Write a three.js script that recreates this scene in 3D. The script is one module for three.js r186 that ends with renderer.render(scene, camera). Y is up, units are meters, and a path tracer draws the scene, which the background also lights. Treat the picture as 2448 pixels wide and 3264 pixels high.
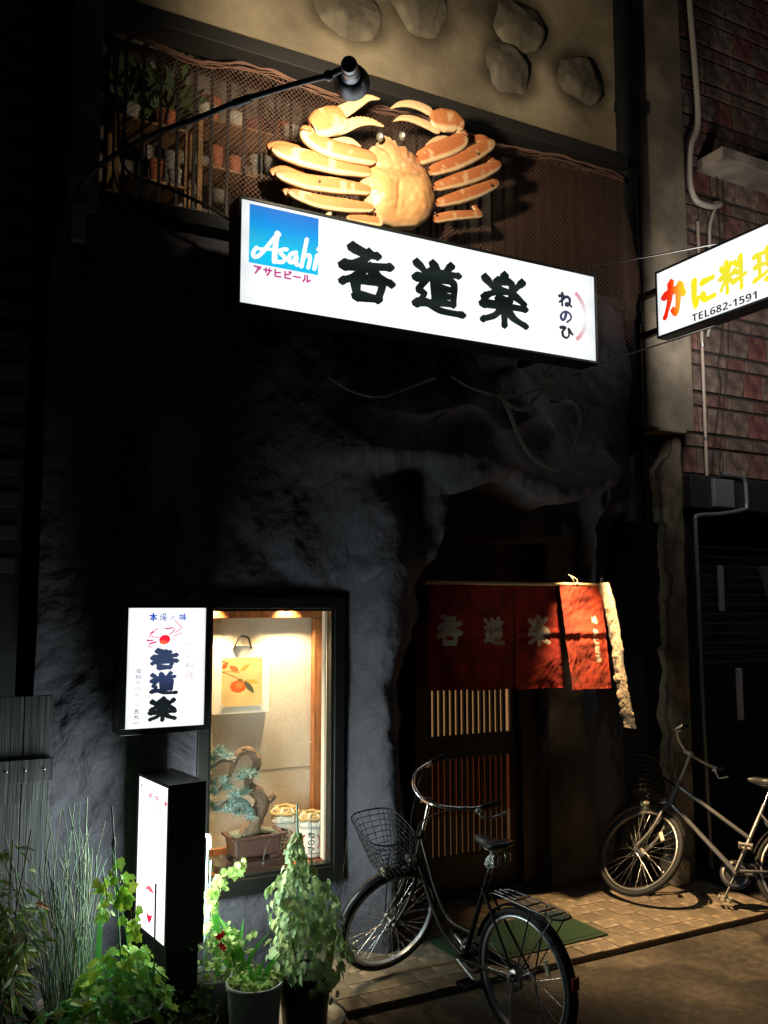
import * as THREE from 'three';
import { RoundedBoxGeometry } from 'three/addons/geometries/RoundedBoxGeometry.js';
import { mergeGeometries, mergeVertices, toCreasedNormals } from 'three/addons/utils/BufferGeometryUtils.js';
import { RectAreaLightUniformsLib } from 'three/addons/lights/RectAreaLightUniformsLib.js';
RectAreaLightUniformsLib.init();

// ---------------------------------------------------------------- camera, sky, moonlight, exposure
const scene = new THREE.Scene();
const renderer = new THREE.WebGLRenderer({ antialias: true });
renderer.setSize(768, 1024);
renderer.toneMapping = THREE.LinearToneMapping;
renderer.toneMappingExposure = 1.0;
renderer.shadowMap.enabled = true;
const camera = new THREE.PerspectiveCamera(60.08, 768 / 1024, 0.05, 400);
camera.position.set(0, 2.35, 5.88);
{
  const yaw = 27.8 * Math.PI / 180, pitch = 6.1 * Math.PI / 180;
  camera.lookAt(Math.sin(yaw) * Math.cos(pitch), 2.35 + Math.sin(pitch), 5.88 - Math.cos(yaw) * Math.cos(pitch));
}
{ // night sky over the street, a dull town glow
  const W = 64, H = 32, d = new Float32Array(W * H * 4);
  for (let j = 0; j < H; j++) for (let i = 0; i < W; i++) {
    const up = Math.max(0, (j + 0.5) / H * 2 - 1), k = 1 - 0.35 * up, o = (j * W + i) * 4;
    d[o] = 0.0032 * k; d[o + 1] = 0.0036 * k; d[o + 2] = 0.0050 * k; d[o + 3] = 1;
  }
  const t = new THREE.DataTexture(d, W, H, THREE.RGBAFormat, THREE.FloatType);
  t.mapping = THREE.EquirectangularReflectionMapping; t.magFilter = THREE.LinearFilter; t.needsUpdate = true;
  scene.background = t; scene.environment = t;
}
const moon = new THREE.DirectionalLight(0xbfd0ff, 0.012);
moon.position.set(-6, 14, 12); moon.castShadow = true; moon.shadow.radius = 20; scene.add(moon);
Object.assign(moon.shadow.camera, { left: -9, right: 9, top: 9, bottom: -9, near: 1, far: 40 });

const PANEL_LIGHT = { main: 3.4, kani: 9, wall: 2.4, floor: 26 };   // luminous sign faces
const GLOW = 1.2;                                                      // what the eye sees of them

// ---------------------------------------------------------------- helpers
let seedState = 12345;
const rnd = () => { seedState = (seedState + 0x6d2b79f5) | 0; let t = Math.imul(seedState ^ (seedState >>> 15), 1 | seedState); t = (t + Math.imul(t ^ (t >>> 7), 61 | t)) ^ t; return ((t ^ (t >>> 14)) >>> 0) / 4294967296; };
const seed = (n) => { seedState = n; };
const rr = (a, b) => a + (b - a) * rnd();
const V = (x, y, z) => new THREE.Vector3(x, y, z);
const clamp = (x, a = 0, b = 1) => Math.min(b, Math.max(a, x));
const sstep = (a, b, x) => { const t = clamp((x - a) / (b - a)); return t * t * (3 - 2 * t); };
const gauss = (x, s) => Math.exp(-x * x / (2 * s * s));
function hash(ix, iy, iz) { let h = Math.imul(ix, 374761393) + Math.imul(iy, 668265263) + Math.imul(iz, 2147483647 & 1274126177); h = Math.imul(h ^ (h >>> 13), 1274126177); return ((h ^ (h >>> 16)) >>> 0) / 4294967296; }
function noise3(x, y, z, per = 0) {
  const ix = Math.floor(x), iy = Math.floor(y), iz = Math.floor(z), fx = x - ix, fy = y - iy, fz = z - iz;
  const u = fx * fx * (3 - 2 * fx), v = fy * fy * (3 - 2 * fy), w = fz * fz * (3 - 2 * fz);
  const m = (i) => per ? ((i % per) + per) % per : i;
  const g = (a, b, c) => hash(m(ix + a), m(iy + b), iz + c);
  const l = (a, b, t) => a + (b - a) * t;
  return l(l(l(g(0, 0, 0), g(1, 0, 0), u), l(g(0, 1, 0), g(1, 1, 0), u), v), l(l(g(0, 0, 1), g(1, 0, 1), u), l(g(0, 1, 1), g(1, 1, 1), u), v), w) * 2 - 1;
}
function fbm(x, y, z = 0, oct = 4, per = 0) { let s = 0, a = 0.5; for (let i = 0; i < oct; i++) { s += a * noise3(x, y, z + i * 7.3, per); x *= 2; y *= 2; z *= 2; per *= 2; a *= 0.5; } return s; }
const ridge = (x, y, z, oct = 3) => { let s = 0, a = 0.5; for (let i = 0; i < oct; i++) { s += a * (1 - Math.abs(noise3(x, y, z + i * 3.1)) * 2); x *= 2.1; y *= 2.1; a *= 0.5; } return s; };

function dataTex(size, fn, color = false) {   // fn(u, v) -> grey or [r, g, b] in 0..1
  const d = new Uint8Array(size * size * 4);
  for (let j = 0; j < size; j++) for (let i = 0; i < size; i++) {
    const c = fn(i / size, j / size), o = (j * size + i) * 4;
    for (let k = 0; k < 3; k++) d[o + k] = clamp(c.length ? c[k] : c) * 255;
    d[o + 3] = 255;
  }
  const t = new THREE.DataTexture(d, size, size);
  t.wrapS = t.wrapT = THREE.RepeatWrapping; t.magFilter = THREE.LinearFilter; t.needsUpdate = true;
  if (color) t.colorSpace = THREE.SRGBColorSpace;
  return t;
}
const rep = (t, u, v = u) => { const c = t.clone(); c.repeat.set(u, v); c.needsUpdate = true; return c; };
const texRough = dataTex(512, (u, v) => 0.5 + 0.55 * fbm(u * 8, v * 8, 1, 6, 8));
const texPlaster = dataTex(512, (u, v) => { const a = fbm(u * 6, v * 6, 4, 6, 6), c = 1 - 2 * Math.abs(fbm(u * 4, v * 4, 14, 4, 4)); return 0.3 + 0.5 * a + 0.28 * c; });
const texFine = dataTex(256, (u, v) => 0.5 + 0.5 * fbm(u * 32, v * 32, 2, 3, 32));
const texMottle = dataTex(512, (u, v) => { const a = 0.78 + 0.5 * fbm(u * 5, v * 5, 11, 6, 5); return [a, a, a]; }, true);
const texSoft = dataTex(512, (u, v) => { const a = 0.9 + 0.16 * fbm(u * 4, v * 4, 31, 5, 4) + 0.05 * noise3(u * 96, v * 96, 5, 96); return [a, a, a]; }, true);
const texConcrete = dataTex(512, (u, v) => { const q = fbm(u * 3, v * 3, 77, 4, 3), a = 0.62 + 0.45 * fbm(u * 4, v * 4, 21, 6, 4) - 0.22 * sstep(0.02, 0.16, q), s = fbm(u * 64, v * 64, 3, 2, 64) * 0.16; return [a + s, a * 0.97 + s, a * 0.92 + s]; }, true);
const texWeave = dataTex(256, (u, v) => { const a = 0.93 + 0.04 * Math.sin(u * Math.PI * 2 * 64) * Math.sin(v * Math.PI * 2 * 64) + 0.03 * noise3(u * 64, v * 64, 1, 64) + 0.05 * fbm(u * 4, v * 4, 2, 4, 4); return [a, a, a]; }, true);
const texWood = dataTex(512, (u, v) => { const w = fbm(u * 4, v * 4, 5, 3, 4) * 0.12, a = 0.78 + 0.12 * noise3(u * 32 + w * 10, v * 2, 1, 32) + 0.08 * noise3(u * 128, v * 4, 2, 128) + 0.16 * fbm(u * 4, v * 4, 8, 4, 4); return [a, a, a]; }, true);

function mat(color, roughness = 0.8, metalness = 0, extra = {}) {
  const c = Array.isArray(color) ? new THREE.Color().setRGB(...color) : new THREE.Color(color);
  return new THREE.MeshStandardMaterial({ color: c, roughness, metalness, ...extra });
}
const phys = (color, o) => new THREE.MeshPhysicalMaterial({ color: new THREE.Color().setRGB(...color), ...o });

function prep(g) { const r = g.index ? g.toNonIndexed() : g; for (const k of Object.keys(r.attributes)) if (!['position', 'normal', 'uv', 'color'].includes(k)) r.deleteAttribute(k); if (!r.attributes.uv) r.setAttribute('uv', new THREE.Float32BufferAttribute(new Float32Array(r.attributes.position.count * 2), 2)); return r; }
const merge = (list) => list.length === 1 ? list[0] : mergeGeometries(list.map(prep), false);
const boxUV = (g, s = 1) => {   // uv in metres by the dominant axis of the normal
  const p = g.attributes.position, n = g.attributes.normal, uv = new Float32Array(p.count * 2);
  for (let i = 0; i < p.count; i++) {
    const ax = Math.abs(n.getX(i)), ay = Math.abs(n.getY(i)), az = Math.abs(n.getZ(i));
    const [a, b] = ax > ay && ax > az ? [p.getZ(i), p.getY(i)] : ay > az ? [p.getX(i), p.getZ(i)] : [p.getX(i), p.getY(i)];
    uv[2 * i] = a * s; uv[2 * i + 1] = b * s;
  }
  g.setAttribute('uv', new THREE.BufferAttribute(uv, 2)); return g;
};
const box = (x0, x1, y0, y1, z0, z1, r = 0.004) => { const w = x1 - x0, h = y1 - y0, d = z1 - z0; const g = r > 0 && Math.min(w, h, d) > 2.2 * r ? new RoundedBoxGeometry(w, h, d, 1, r) : new THREE.BoxGeometry(w, h, d); g.translate((x0 + x1) / 2, (y0 + y1) / 2, (z0 + z1) / 2); return boxUV(g); };
const vec = (p) => p.isVector3 ? p : V(...p);
const tube = (pts, r, seg = 40, rad = 8, closed = false, tension = 0.5) => new THREE.TubeGeometry(new THREE.CatmullRomCurve3(pts.map(vec), closed, 'catmullrom', tension), seg, r, rad, closed);
const bar = (a, b, r, r2 = r, rad = 10) => { const p = vec(a), q = vec(b), d = q.clone().sub(p), g = new THREE.CylinderGeometry(r2, r, d.length(), rad, 1); g.applyQuaternion(new THREE.Quaternion().setFromUnitVectors(V(0, 1, 0), d.clone().normalize())); g.translate((p.x + q.x) / 2, (p.y + q.y) / 2, (p.z + q.z) / 2); return g; };
const at = (g, x, y, z) => { g.translate(x, y, z); return g; };
const lathe = (prof, seg = 32) => new THREE.LatheGeometry(prof.map((p) => new THREE.Vector2(p[0], p[1])), seg);
const plane = (w, h, x, y, z, ry = 0) => { const g = new THREE.PlaneGeometry(w, h); if (ry) g.rotateY(ry); g.translate(x, y, z); return g; };

const used = new Map();
const numbered = (n) => { const k = used.get(n) || 0; used.set(n, k + 1); return k ? n + '_' + String(k).padStart(3, '0') : n; };
function tag(o, label, category, group) { o.userData.label = label; o.userData.category = category; if (group) o.userData.group = group; return o; }
function thing(name, label, category, [x, y, z] = [0, 0, 0], ry = 0, group) { const o = new THREE.Group(); o.name = numbered(name); o.position.set(x, y, z); o.rotation.y = ry; scene.add(o); return tag(o, label, category, group); }
function part(parent, name, g, m, label) { const o = new THREE.Mesh(g, m); o.name = name; o.castShadow = o.receiveShadow = true; parent.add(o); if (label) o.userData.label = label; return o; }
function lone(name, g, m, label, category, group) { const o = new THREE.Mesh(g, m); o.name = numbered(name); o.castShadow = o.receiveShadow = true; scene.add(o); return tag(o, label, category, group); }
function struct(name, g, m) { const o = new THREE.Mesh(g, m); o.name = name; o.receiveShadow = true; o.userData.kind = 'structure'; scene.add(o); return o; }
function areaLight(w, h, color, power, pos, towards) { const l = new THREE.RectAreaLight(color, power, w, h); l.position.set(...pos); l.lookAt(...towards); scene.add(l); return l; }

// ---------------------------------------------------------------- brush lettering (strokes in a 100 x 100 box)
const G = {
  don: [[[24, 8], [46, 15], [70, 16]], [[54, 14], [46, 26], [10, 46]], [[8, 44], [46, 40], [94, 32]], [[46, 42], [34, 58], [6, 74]], [[56, 40], [70, 54], [96, 64]], [[28, 64], [32, 98]], [[28, 66], [52, 64], [78, 68], [70, 98]], [[32, 97], [72, 97]]],
  dou: [[[38, 4], [48, 16]], [[74, 2], [62, 16]], [[30, 22], [60, 20], [90, 18]], [[58, 22], [52, 34]], [[40, 34], [40, 78]], [[40, 34], [78, 34], [78, 78]], [[42, 49], [76, 49]], [[42, 63], [76, 63]], [[40, 77], [78, 77]], [[6, 8], [20, 20]], [[4, 36], [24, 36], [10, 58], [20, 66], [8, 84]], [[4, 86], [26, 82], [52, 93], [98, 94]]],
  raku: [[[52, 0], [44, 12]], [[36, 14], [38, 50]], [[36, 14], [66, 14], [63, 50]], [[37, 32], [63, 32]], [[38, 49], [63, 49]], [[10, 12], [25, 26]], [[8, 50], [27, 38]], [[90, 8], [74, 24]], [[72, 36], [94, 50]], [[4, 63], [50, 61], [97, 60]], [[50, 52], [50, 99]], [[46, 64], [30, 82], [4, 94]], [[54, 64], [70, 82], [97, 94]]],
  ne: [[[30, 4], [28, 94]], [[8, 28], [42, 24], [10, 72]], [[30, 52], [56, 26], [80, 30], [84, 60], [72, 86], [54, 86], [58, 70], [78, 74], [95, 90]]],
  no: [[[54, 22], [46, 62], [30, 82], [14, 64], [24, 34], [54, 18], [84, 32], [88, 62], [60, 92]]],
  hi: [[[8, 24], [42, 20], [22, 52], [26, 82], [50, 92], [68, 72], [68, 28]], [[68, 26], [84, 50], [96, 60]]],
  a: [[[8, 14], [88, 14], [62, 44]], [[50, 32], [46, 62], [24, 92]]],
  sa: [[[4, 34], [96, 32]], [[30, 10], [30, 60]], [[70, 8], [70, 52], [58, 78], [40, 92]]],
  hik: [[[22, 8], [22, 86], [90, 86]], [[22, 46], [82, 34]]],
  bik: [[[22, 8], [22, 86], [90, 86]], [[22, 46], [76, 36]], [[72, 6], [80, 18]], [[88, 4], [96, 16]]],
  bou: [[[8, 50], [92, 50]]],
  ru: [[[30, 12], [28, 60], [6, 90]], [[58, 8], [58, 88], [94, 60]]],
  ka: [[[6, 36], [62, 30], [70, 50], [60, 92], [44, 80]], [[38, 6], [30, 52], [8, 92]], [[76, 20], [94, 48]]],
  ni: [[[14, 10], [12, 60], [18, 92], [28, 70]], [[46, 26], [88, 22]], [[46, 64], [56, 82], [92, 80]]],
  ryo: [[[8, 18], [18, 36]], [[46, 14], [36, 34]], [[2, 48], [54, 46]], [[28, 6], [28, 96]], [[28, 50], [4, 82]], [[28, 50], [52, 72]], [[62, 16], [72, 28]], [[58, 40], [70, 50]], [[54, 72], [99, 60]], [[83, 4], [83, 97]]],
  ri: [[[4, 20], [40, 18]], [[6, 50], [38, 48]], [[2, 86], [42, 76]], [[22, 20], [22, 80]], [[52, 10], [52, 54]], [[52, 10], [93, 10], [93, 54]], [[52, 32], [92, 32]], [[52, 53], [92, 53]], [[72, 10], [72, 90]], [[54, 71], [90, 71]], [[44, 92], [99, 91]]],
  hon: [[[8, 30], [92, 28]], [[50, 4], [50, 96]], [[50, 32], [8, 78]], [[50, 32], [92, 76]], [[32, 74], [68, 74]]],
  ba: [[[2, 40], [32, 38]], [[17, 12], [17, 82]], [[2, 84], [34, 70]], [[46, 6], [46, 38]], [[46, 6], [84, 6], [84, 38]], [[46, 22], [84, 22]], [[46, 38], [84, 38]], [[36, 50], [97, 50]], [[50, 52], [34, 74]], [[48, 62], [91, 62], [84, 95], [74, 90]], [[62, 64], [44, 90]], [[76, 64], [58, 95]]],
  aji: [[[8, 26], [8, 72]], [[8, 26], [33, 26], [33, 72]], [[8, 71], [33, 71]], [[46, 28], [90, 27]], [[38, 50], [98, 49]], [[67, 6], [67, 96]], [[66, 52], [40, 84]], [[67, 52], [96, 82]]],
  den: [[[18, 8], [82, 8]], [[8, 20], [8, 34]], [[8, 20], [92, 20], [90, 34]], [[50, 8], [50, 40]], [[20, 46], [20, 82]], [[20, 46], [80, 46], [80, 82]], [[20, 64], [80, 64]], [[20, 82], [80, 82]], [[50, 46], [50, 95], [96, 92]]],
  wa: [[[20, 4], [26, 12]], [[2, 20], [40, 20]], [[8, 34], [36, 34]], [[8, 48], [36, 48]], [[8, 62], [8, 92]], [[8, 62], [36, 62], [36, 92]], [[8, 92], [36, 92]], [[86, 6], [54, 18]], [[44, 36], [98, 36]], [[72, 14], [72, 62]], [[52, 62], [52, 94]], [[52, 62], [92, 62], [92, 94]], [[52, 93], [92, 93]]],
  n1: [[[6, 52], [94, 46]]], n2: [[[22, 30], [78, 28]], [[6, 80], [94, 78]]],
  n5: [[[14, 12], [86, 12]], [[46, 12], [34, 88]], [[20, 46], [74, 46], [68, 88]], [[4, 90], [96, 90]]],
  n6: [[[50, 4], [50, 24]], [[8, 34], [92, 33]], [[36, 48], [12, 92]], [[62, 48], [90, 90]]],
  n8: [[[36, 22], [8, 88]], [[56, 14], [66, 50], [94, 88]]],
  n9: [[[44, 6], [38, 52], [8, 92]], [[12, 36], [68, 34], [64, 86], [94, 82]]],
  dash: [[[50, 20], [50, 80]]],
};
function glyph(ctx, key, x, y, w, h, lw, color, o = {}) {   // a brush pressed harder at the start of each stroke
  ctx.fillStyle = color;
  for (const s of G[key]) {
    const n = s.length, pts = s.map((p) => [x + p[0] / 100 * w, y + p[1] / 100 * h]);
    const steps = 60 * (n - 1);
    for (let i = 0; i <= steps; i++) {
      const t = i / steps * (n - 1), k = Math.min(n - 2, Math.floor(t)), f = t - k, p0 = pts[Math.max(0, k - 1)], p1 = pts[k], p2 = pts[k + 1], p3 = pts[Math.min(n - 1, k + 2)];
      const cr = (a, b, c, d) => 0.5 * (2 * b + (c - a) * f + (2 * a - 5 * b + 4 * c - d) * f * f + (3 * b - a - 3 * c + d) * f * f * f);
      const sm = o.sharp ? 0 : 1, px = sm ? cr(p0[0], p1[0], p2[0], p3[0]) : p1[0] + (p2[0] - p1[0]) * f, py = sm ? cr(p0[1], p1[1], p2[1], p3[1]) : p1[1] + (p2[1] - p1[1]) * f;
      const q = i / steps, taper = o.flat ? 1 : 0.74 + 0.36 * Math.cos((q - 0.12) * 3.6) * 0.7 + 0.26 * q * q;
      const r = lw / 2 * taper; if (lw < 6 || o.flat) { ctx.beginPath(); ctx.arc(px, py, r, 0, 7); ctx.fill(); continue; }
      const e = q < 0.1 || q > 0.92 ? 0.9 : 0.72, ax = Math.cos(-0.72) * r * 1.16, ay = Math.sin(-0.72) * r * 1.16, bx = Math.cos(0.85) * r * e, by = Math.sin(0.85) * r * e;   // a chisel nib held at a slant
      ctx.beginPath(); ctx.moveTo(px + ax + bx * 0.55, py + ay + by * 0.55); ctx.lineTo(px + ax * 0.6 + bx, py + ay * 0.6 + by); ctx.lineTo(px - ax * 0.6 + bx, py - ay * 0.6 + by); ctx.lineTo(px - ax - bx * 0.1, py - ay - by * 0.1); ctx.lineTo(px - ax * 0.7 - bx, py - ay * 0.7 - by); ctx.lineTo(px + ax * 0.7 - bx, py + ay * 0.7 - by); ctx.closePath(); ctx.fill();
    }
  }
}
function canvas(w, h, bg) { const c = document.createElement('canvas'); c.width = w; c.height = h; const x = c.getContext('2d'); if (bg) { x.fillStyle = bg; x.fillRect(0, 0, w, h); } return [c, x]; }
// tubes behind the acrylic: a little darker towards the frame and between the tubes, with dust along the foot
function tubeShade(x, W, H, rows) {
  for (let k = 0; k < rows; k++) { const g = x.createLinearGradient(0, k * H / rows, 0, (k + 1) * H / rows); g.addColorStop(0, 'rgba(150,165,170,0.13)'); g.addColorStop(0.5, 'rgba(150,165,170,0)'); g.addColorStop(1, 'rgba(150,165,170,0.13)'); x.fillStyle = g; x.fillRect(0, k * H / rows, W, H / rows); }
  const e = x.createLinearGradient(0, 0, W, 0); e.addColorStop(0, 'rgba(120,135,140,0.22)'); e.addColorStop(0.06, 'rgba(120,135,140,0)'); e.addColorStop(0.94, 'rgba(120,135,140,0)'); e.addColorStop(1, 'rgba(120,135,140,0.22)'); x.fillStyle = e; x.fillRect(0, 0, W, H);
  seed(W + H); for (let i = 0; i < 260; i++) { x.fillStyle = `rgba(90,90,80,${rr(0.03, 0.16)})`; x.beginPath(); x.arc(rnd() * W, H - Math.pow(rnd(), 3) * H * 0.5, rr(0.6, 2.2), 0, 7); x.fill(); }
}
function canvasTex(c) { const t = new THREE.CanvasTexture(c); t.colorSpace = THREE.SRGBColorSpace; t.anisotropy = 8; return t; }
// a translucent acrylic face lit from behind: the print is also its colour
const litFace = (tex, glow = GLOW, tint = 0xffffff) => new THREE.MeshPhysicalMaterial({ color: 0x181818, map: tex, emissive: tint, emissiveMap: tex, emissiveIntensity: glow, roughness: 0.5, specularIntensity: 0.25 });

// ---------------------------------------------------------------- materials
const M = {
  rock: mat([0.078, 0.075, 0.098], 0.92, 0, { map: rep(texSoft, 0.8), bumpMap: rep(texPlaster, 1.5), bumpScale: 0.03, roughnessMap: null }),
  plasterDark: mat([0.10, 0.10, 0.11], 0.95, 0, { map: rep(texMottle, 0.7), bumpMap: rep(texPlaster, 1.5), bumpScale: 0.02 }),
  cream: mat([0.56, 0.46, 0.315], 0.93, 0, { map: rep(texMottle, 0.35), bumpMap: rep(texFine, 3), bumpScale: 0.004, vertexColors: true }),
  column: mat([0.40, 0.34, 0.26], 0.93, 0, { map: rep(texMottle, 0.6), bumpMap: rep(texRough, 1), bumpScale: 0.006 }),
  pillar: mat([0.26, 0.24, 0.2], 0.93, 0, { map: rep(texMottle, 0.6), bumpMap: rep(texRough, 1), bumpScale: 0.005 }),
  blackPaint: mat([0.012, 0.013, 0.015], 0.45, 0, { bumpMap: rep(texFine, 2), bumpScale: 0.001 }),
  blackMetal: mat([0.02, 0.022, 0.026], 0.4, 0.5),
  signCase: mat([0.016, 0.02, 0.022], 0.38, 0.3, { bumpMap: rep(texFine, 1), bumpScale: 0.0008 }),
  darkWall: mat([0.03, 0.031, 0.036], 0.9, 0, { map: rep(texMottle, 0.5) }),
  concrete: mat([0.25, 0.22, 0.185], 0.9, 0, { map: rep(texConcrete, 0.45), bumpMap: rep(texRough, 0.9), bumpScale: 0.012 }),
  woodDark: mat([0.055, 0.036, 0.024], 0.55, 0, { map: rep(texWood, 1.5), bumpMap: rep(texWood, 1.5), bumpScale: 0.002 }),
  woodOrange: mat([0.46, 0.17, 0.055], 0.45, 0, { map: rep(texWood, 2), bumpMap: rep(texWood, 2), bumpScale: 0.001 }),
  weathered: mat([0.115, 0.118, 0.135], 0.9, 0, { map: rep(texWood, 1.6, 0.8), bumpMap: rep(texWood, 1.6, 0.8), bumpScale: 0.005 }),
  chrome: mat([0.75, 0.75, 0.75], 0.16, 1),
  alu: mat([0.62, 0.63, 0.66], 0.3, 1),
  rubber: mat([0.016, 0.016, 0.017], 0.75, 0, { bumpMap: rep(texFine, 3), bumpScale: 0.001 }),
  rope: mat([0.10, 0.092, 0.075], 0.95, 0),
  white: mat([0.7, 0.68, 0.64], 0.6),
};

// ---------------------------------------------------------------- ground
struct('pavement', boxUV(new THREE.PlaneGeometry(80, 60, 1, 1).rotateX(-Math.PI / 2).translate(6, -0.045, 12)), M.concrete);
// entrance floor: a low slab with square tiles laid in mortar
{
  const fl = struct('entrance_floor', box(2.36, 6.15, -0.2, -0.006, -0.75, 0.955, 0), mat([0.16, 0.13, 0.1], 0.95, 0, { bumpMap: rep(texFine, 2), bumpScale: 0.002 }));
  const variants = [0, 1, 2, 3, 4].map((i) => mat([0.36 + 0.03 * (i - 2), 0.285 + 0.025 * (i - 2), 0.20 + 0.018 * (i - 2)], 0.62 + 0.03 * i, 0, { map: rep(texMottle, 1.3 + 0.2 * i), bumpMap: rep(texRough, 3), bumpScale: 0.001 }));
  const geos = [0, 1].map((i) => box(-0.0725, 0.0725, -0.02, 0, -0.0775, 0.0775, 0.003));
  seed(7);
  for (let j = 0; j < 10; j++) for (let i = 0; i < 25; i++) {
    const x = 2.43 + i * 0.15, z = 0.875 - j * 0.16;
    if (z < -0.62) continue;
    const t = part(fl, 'tile', geos[0], variants[Math.floor(rnd() * 5)]);
    t.position.set(x, rr(-0.0015, 0.0015), z); t.rotation.set(rr(-0.006, 0.006), rr(-0.006, 0.006), rr(-0.006, 0.006));
  }
}

// ---------------------------------------------------------------- the restaurant
const shop = thing('crab_restaurant_building', 'narrow restaurant front with dark lumpy cave rock below and a cream wall above', 'building');

// cream upper wall, a grid coloured darker in a soft ring round the set-in boulders
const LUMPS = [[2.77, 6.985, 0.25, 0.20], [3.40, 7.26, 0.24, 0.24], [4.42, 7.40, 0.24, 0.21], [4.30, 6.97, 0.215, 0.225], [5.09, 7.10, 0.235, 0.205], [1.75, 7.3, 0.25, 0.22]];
{
  const x0 = 0.93, x1 = 5.52, y0 = 6.42, y1 = 9.4, nx = 120, ny = 80, g = new THREE.PlaneGeometry(x1 - x0, y1 - y0, nx, ny);
  g.translate((x0 + x1) / 2, (y0 + y1) / 2, 0.02);
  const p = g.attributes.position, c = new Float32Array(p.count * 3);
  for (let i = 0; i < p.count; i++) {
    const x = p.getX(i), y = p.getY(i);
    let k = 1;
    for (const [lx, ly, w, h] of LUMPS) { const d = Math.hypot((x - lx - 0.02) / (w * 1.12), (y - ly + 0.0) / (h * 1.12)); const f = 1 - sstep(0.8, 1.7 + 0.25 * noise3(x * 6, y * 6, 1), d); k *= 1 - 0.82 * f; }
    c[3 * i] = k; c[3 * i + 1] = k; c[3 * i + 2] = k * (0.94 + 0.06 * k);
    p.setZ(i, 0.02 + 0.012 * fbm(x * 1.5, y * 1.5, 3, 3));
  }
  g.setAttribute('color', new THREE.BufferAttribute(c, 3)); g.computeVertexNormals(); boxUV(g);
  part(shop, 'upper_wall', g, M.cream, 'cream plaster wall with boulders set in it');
  part(shop, 'upper_wall', box(0.93, 5.52, 6.42, 9.4, -0.3, -0.02, 0), M.pillar);
  const lumpMat = mat([0.25, 0.215, 0.16], 0.9, 0, { map: rep(texMottle, 1.2), bumpMap: rep(texRough, 1.5), bumpScale: 0.008 });
  LUMPS.forEach(([lx, ly, w, h], k) => {
    const s = new THREE.IcosahedronGeometry(1, 12), q = s.attributes.position;
    for (let i = 0; i < q.count; i++) {
      let v = V(q.getX(i), q.getY(i), q.getZ(i));
      let f = 1;
      for (let m = 0; m < 11; m++) { const a = m * 2.4 + k, b = 0.25 + 0.75 * hash(m, k, 5); const n = V(Math.cos(a) * b, Math.sin(a) * b, Math.sqrt(Math.max(0, 1 - b * b))); const d = v.dot(n); if (d > 0.80) f = Math.min(f, 0.80 / d + 0.02 * noise3(v.x * 6, v.y * 6, k)); }
      v.multiplyScalar(f + 0.10 * fbm(v.x * 1.3 + k * 3, v.y * 1.3, v.z * 1.3 + k, 3));
      q.setXYZ(i, v.x * w * 1.18, v.y * h * 1.18, v.z * 0.10);
    }
    const gg = mergeVertices(s.deleteAttribute('normal') && s, 1e-4); gg.deleteAttribute('uv'); const g3 = mergeVertices(gg, 1e-4); g3.computeVertexNormals(); { const q3 = g3.attributes.position, uv = new Float32Array(q3.count * 2); for (let i = 0; i < q3.count; i++) { uv[2 * i] = q3.getX(i); uv[2 * i + 1] = q3.getY(i); } g3.setAttribute('uv', new THREE.BufferAttribute(uv, 2)); }
    at(g3, lx, ly, 0.012); part(shop, 'boulder', g3, lumpMat);
  });
}
part(shop, 'beam', box(0.93, 5.52, 6.305, 6.415, -0.06, 0.16, 0.006), mat([0.035, 0.034, 0.033], 0.6, 0.2), 'dark steel beam under the cream wall');
part(shop, 'pillar', box(0.74, 0.925, 4.9, 9.4, -0.4, 0.15, 0.01), M.pillar, 'plain plaster pillar at the left edge');
part(shop, 'downpipe', merge([bar([5.61, 3.1, 0.02], [5.61, 9.4, 0.02], 0.10, 0.10, 16), bar([5.61, 6.9, 0.02], [5.61, 7.0, 0.02], 0.115, 0.115, 16), bar([5.61, 4.9, 0.02], [5.61, 5.0, 0.02], 0.115, 0.115, 16)]), M.blackPaint, 'black downpipe between the cave front and the pale column');
part(shop, 'back_panel', box(5.5, 5.78, -0.05, 9.4, -0.6, -0.1, 0), M.darkWall);

// balcony behind the net
part(shop, 'balcony_floor', box(0.93, 5.52, 4.98, 5.08, -1.4, 0.08, 0.005), M.darkWall);
part(shop, 'balcony_wall', box(0.93, 5.52, 5.08, 7.4, -1.5, -1.4, 0), mat([0.15, 0.13, 0.11], 0.9, 0, { map: rep(texMottle, 0.5) }));
part(shop, 'balcony_ceiling', box(0.93, 5.52, 7.4, 7.5, -1.5, -0.3, 0), M.darkWall);
part(shop, 'side_wall', box(0.66, 0.93, -0.05, 9.4, -1.5, -0.4, 0), M.darkWall);
part(shop, 'side_wall', box(5.52, 5.75, 3.5, 9.4, -1.5, -0.6, 0), M.darkWall);
for (let k = 0; k < 5; k++) { // pale sliding panels behind the railing
  part(shop, 'sliding_panel', box(1.55 + k * 0.72, 2.23 + k * 0.72, 5.12, 7.0, -1.385 + (k % 2) * 0.02, -1.36 + (k % 2) * 0.02, 0.004), mat([0.24, 0.22, 0.195], 0.5));
}
{
  const railing = M.blackMetal;
  const gb = box(-0.011, 0.011, 5.1, 6.52, -0.011, 0.011, 0.002);
  for (let i = 0; i < 37; i++) { const b = part(shop, 'railing_bar', gb, railing); b.position.set(1.0 + i * 0.1235, 0, -0.12); }
  part(shop, 'railing_rail', box(0.94, 5.5, 6.52, 6.56, -0.15, -0.09, 0.004), railing);
  part(shop, 'railing_rail', box(0.94, 5.5, 5.14, 5.17, -0.14, -0.1, 0.004), railing);
}

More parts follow.
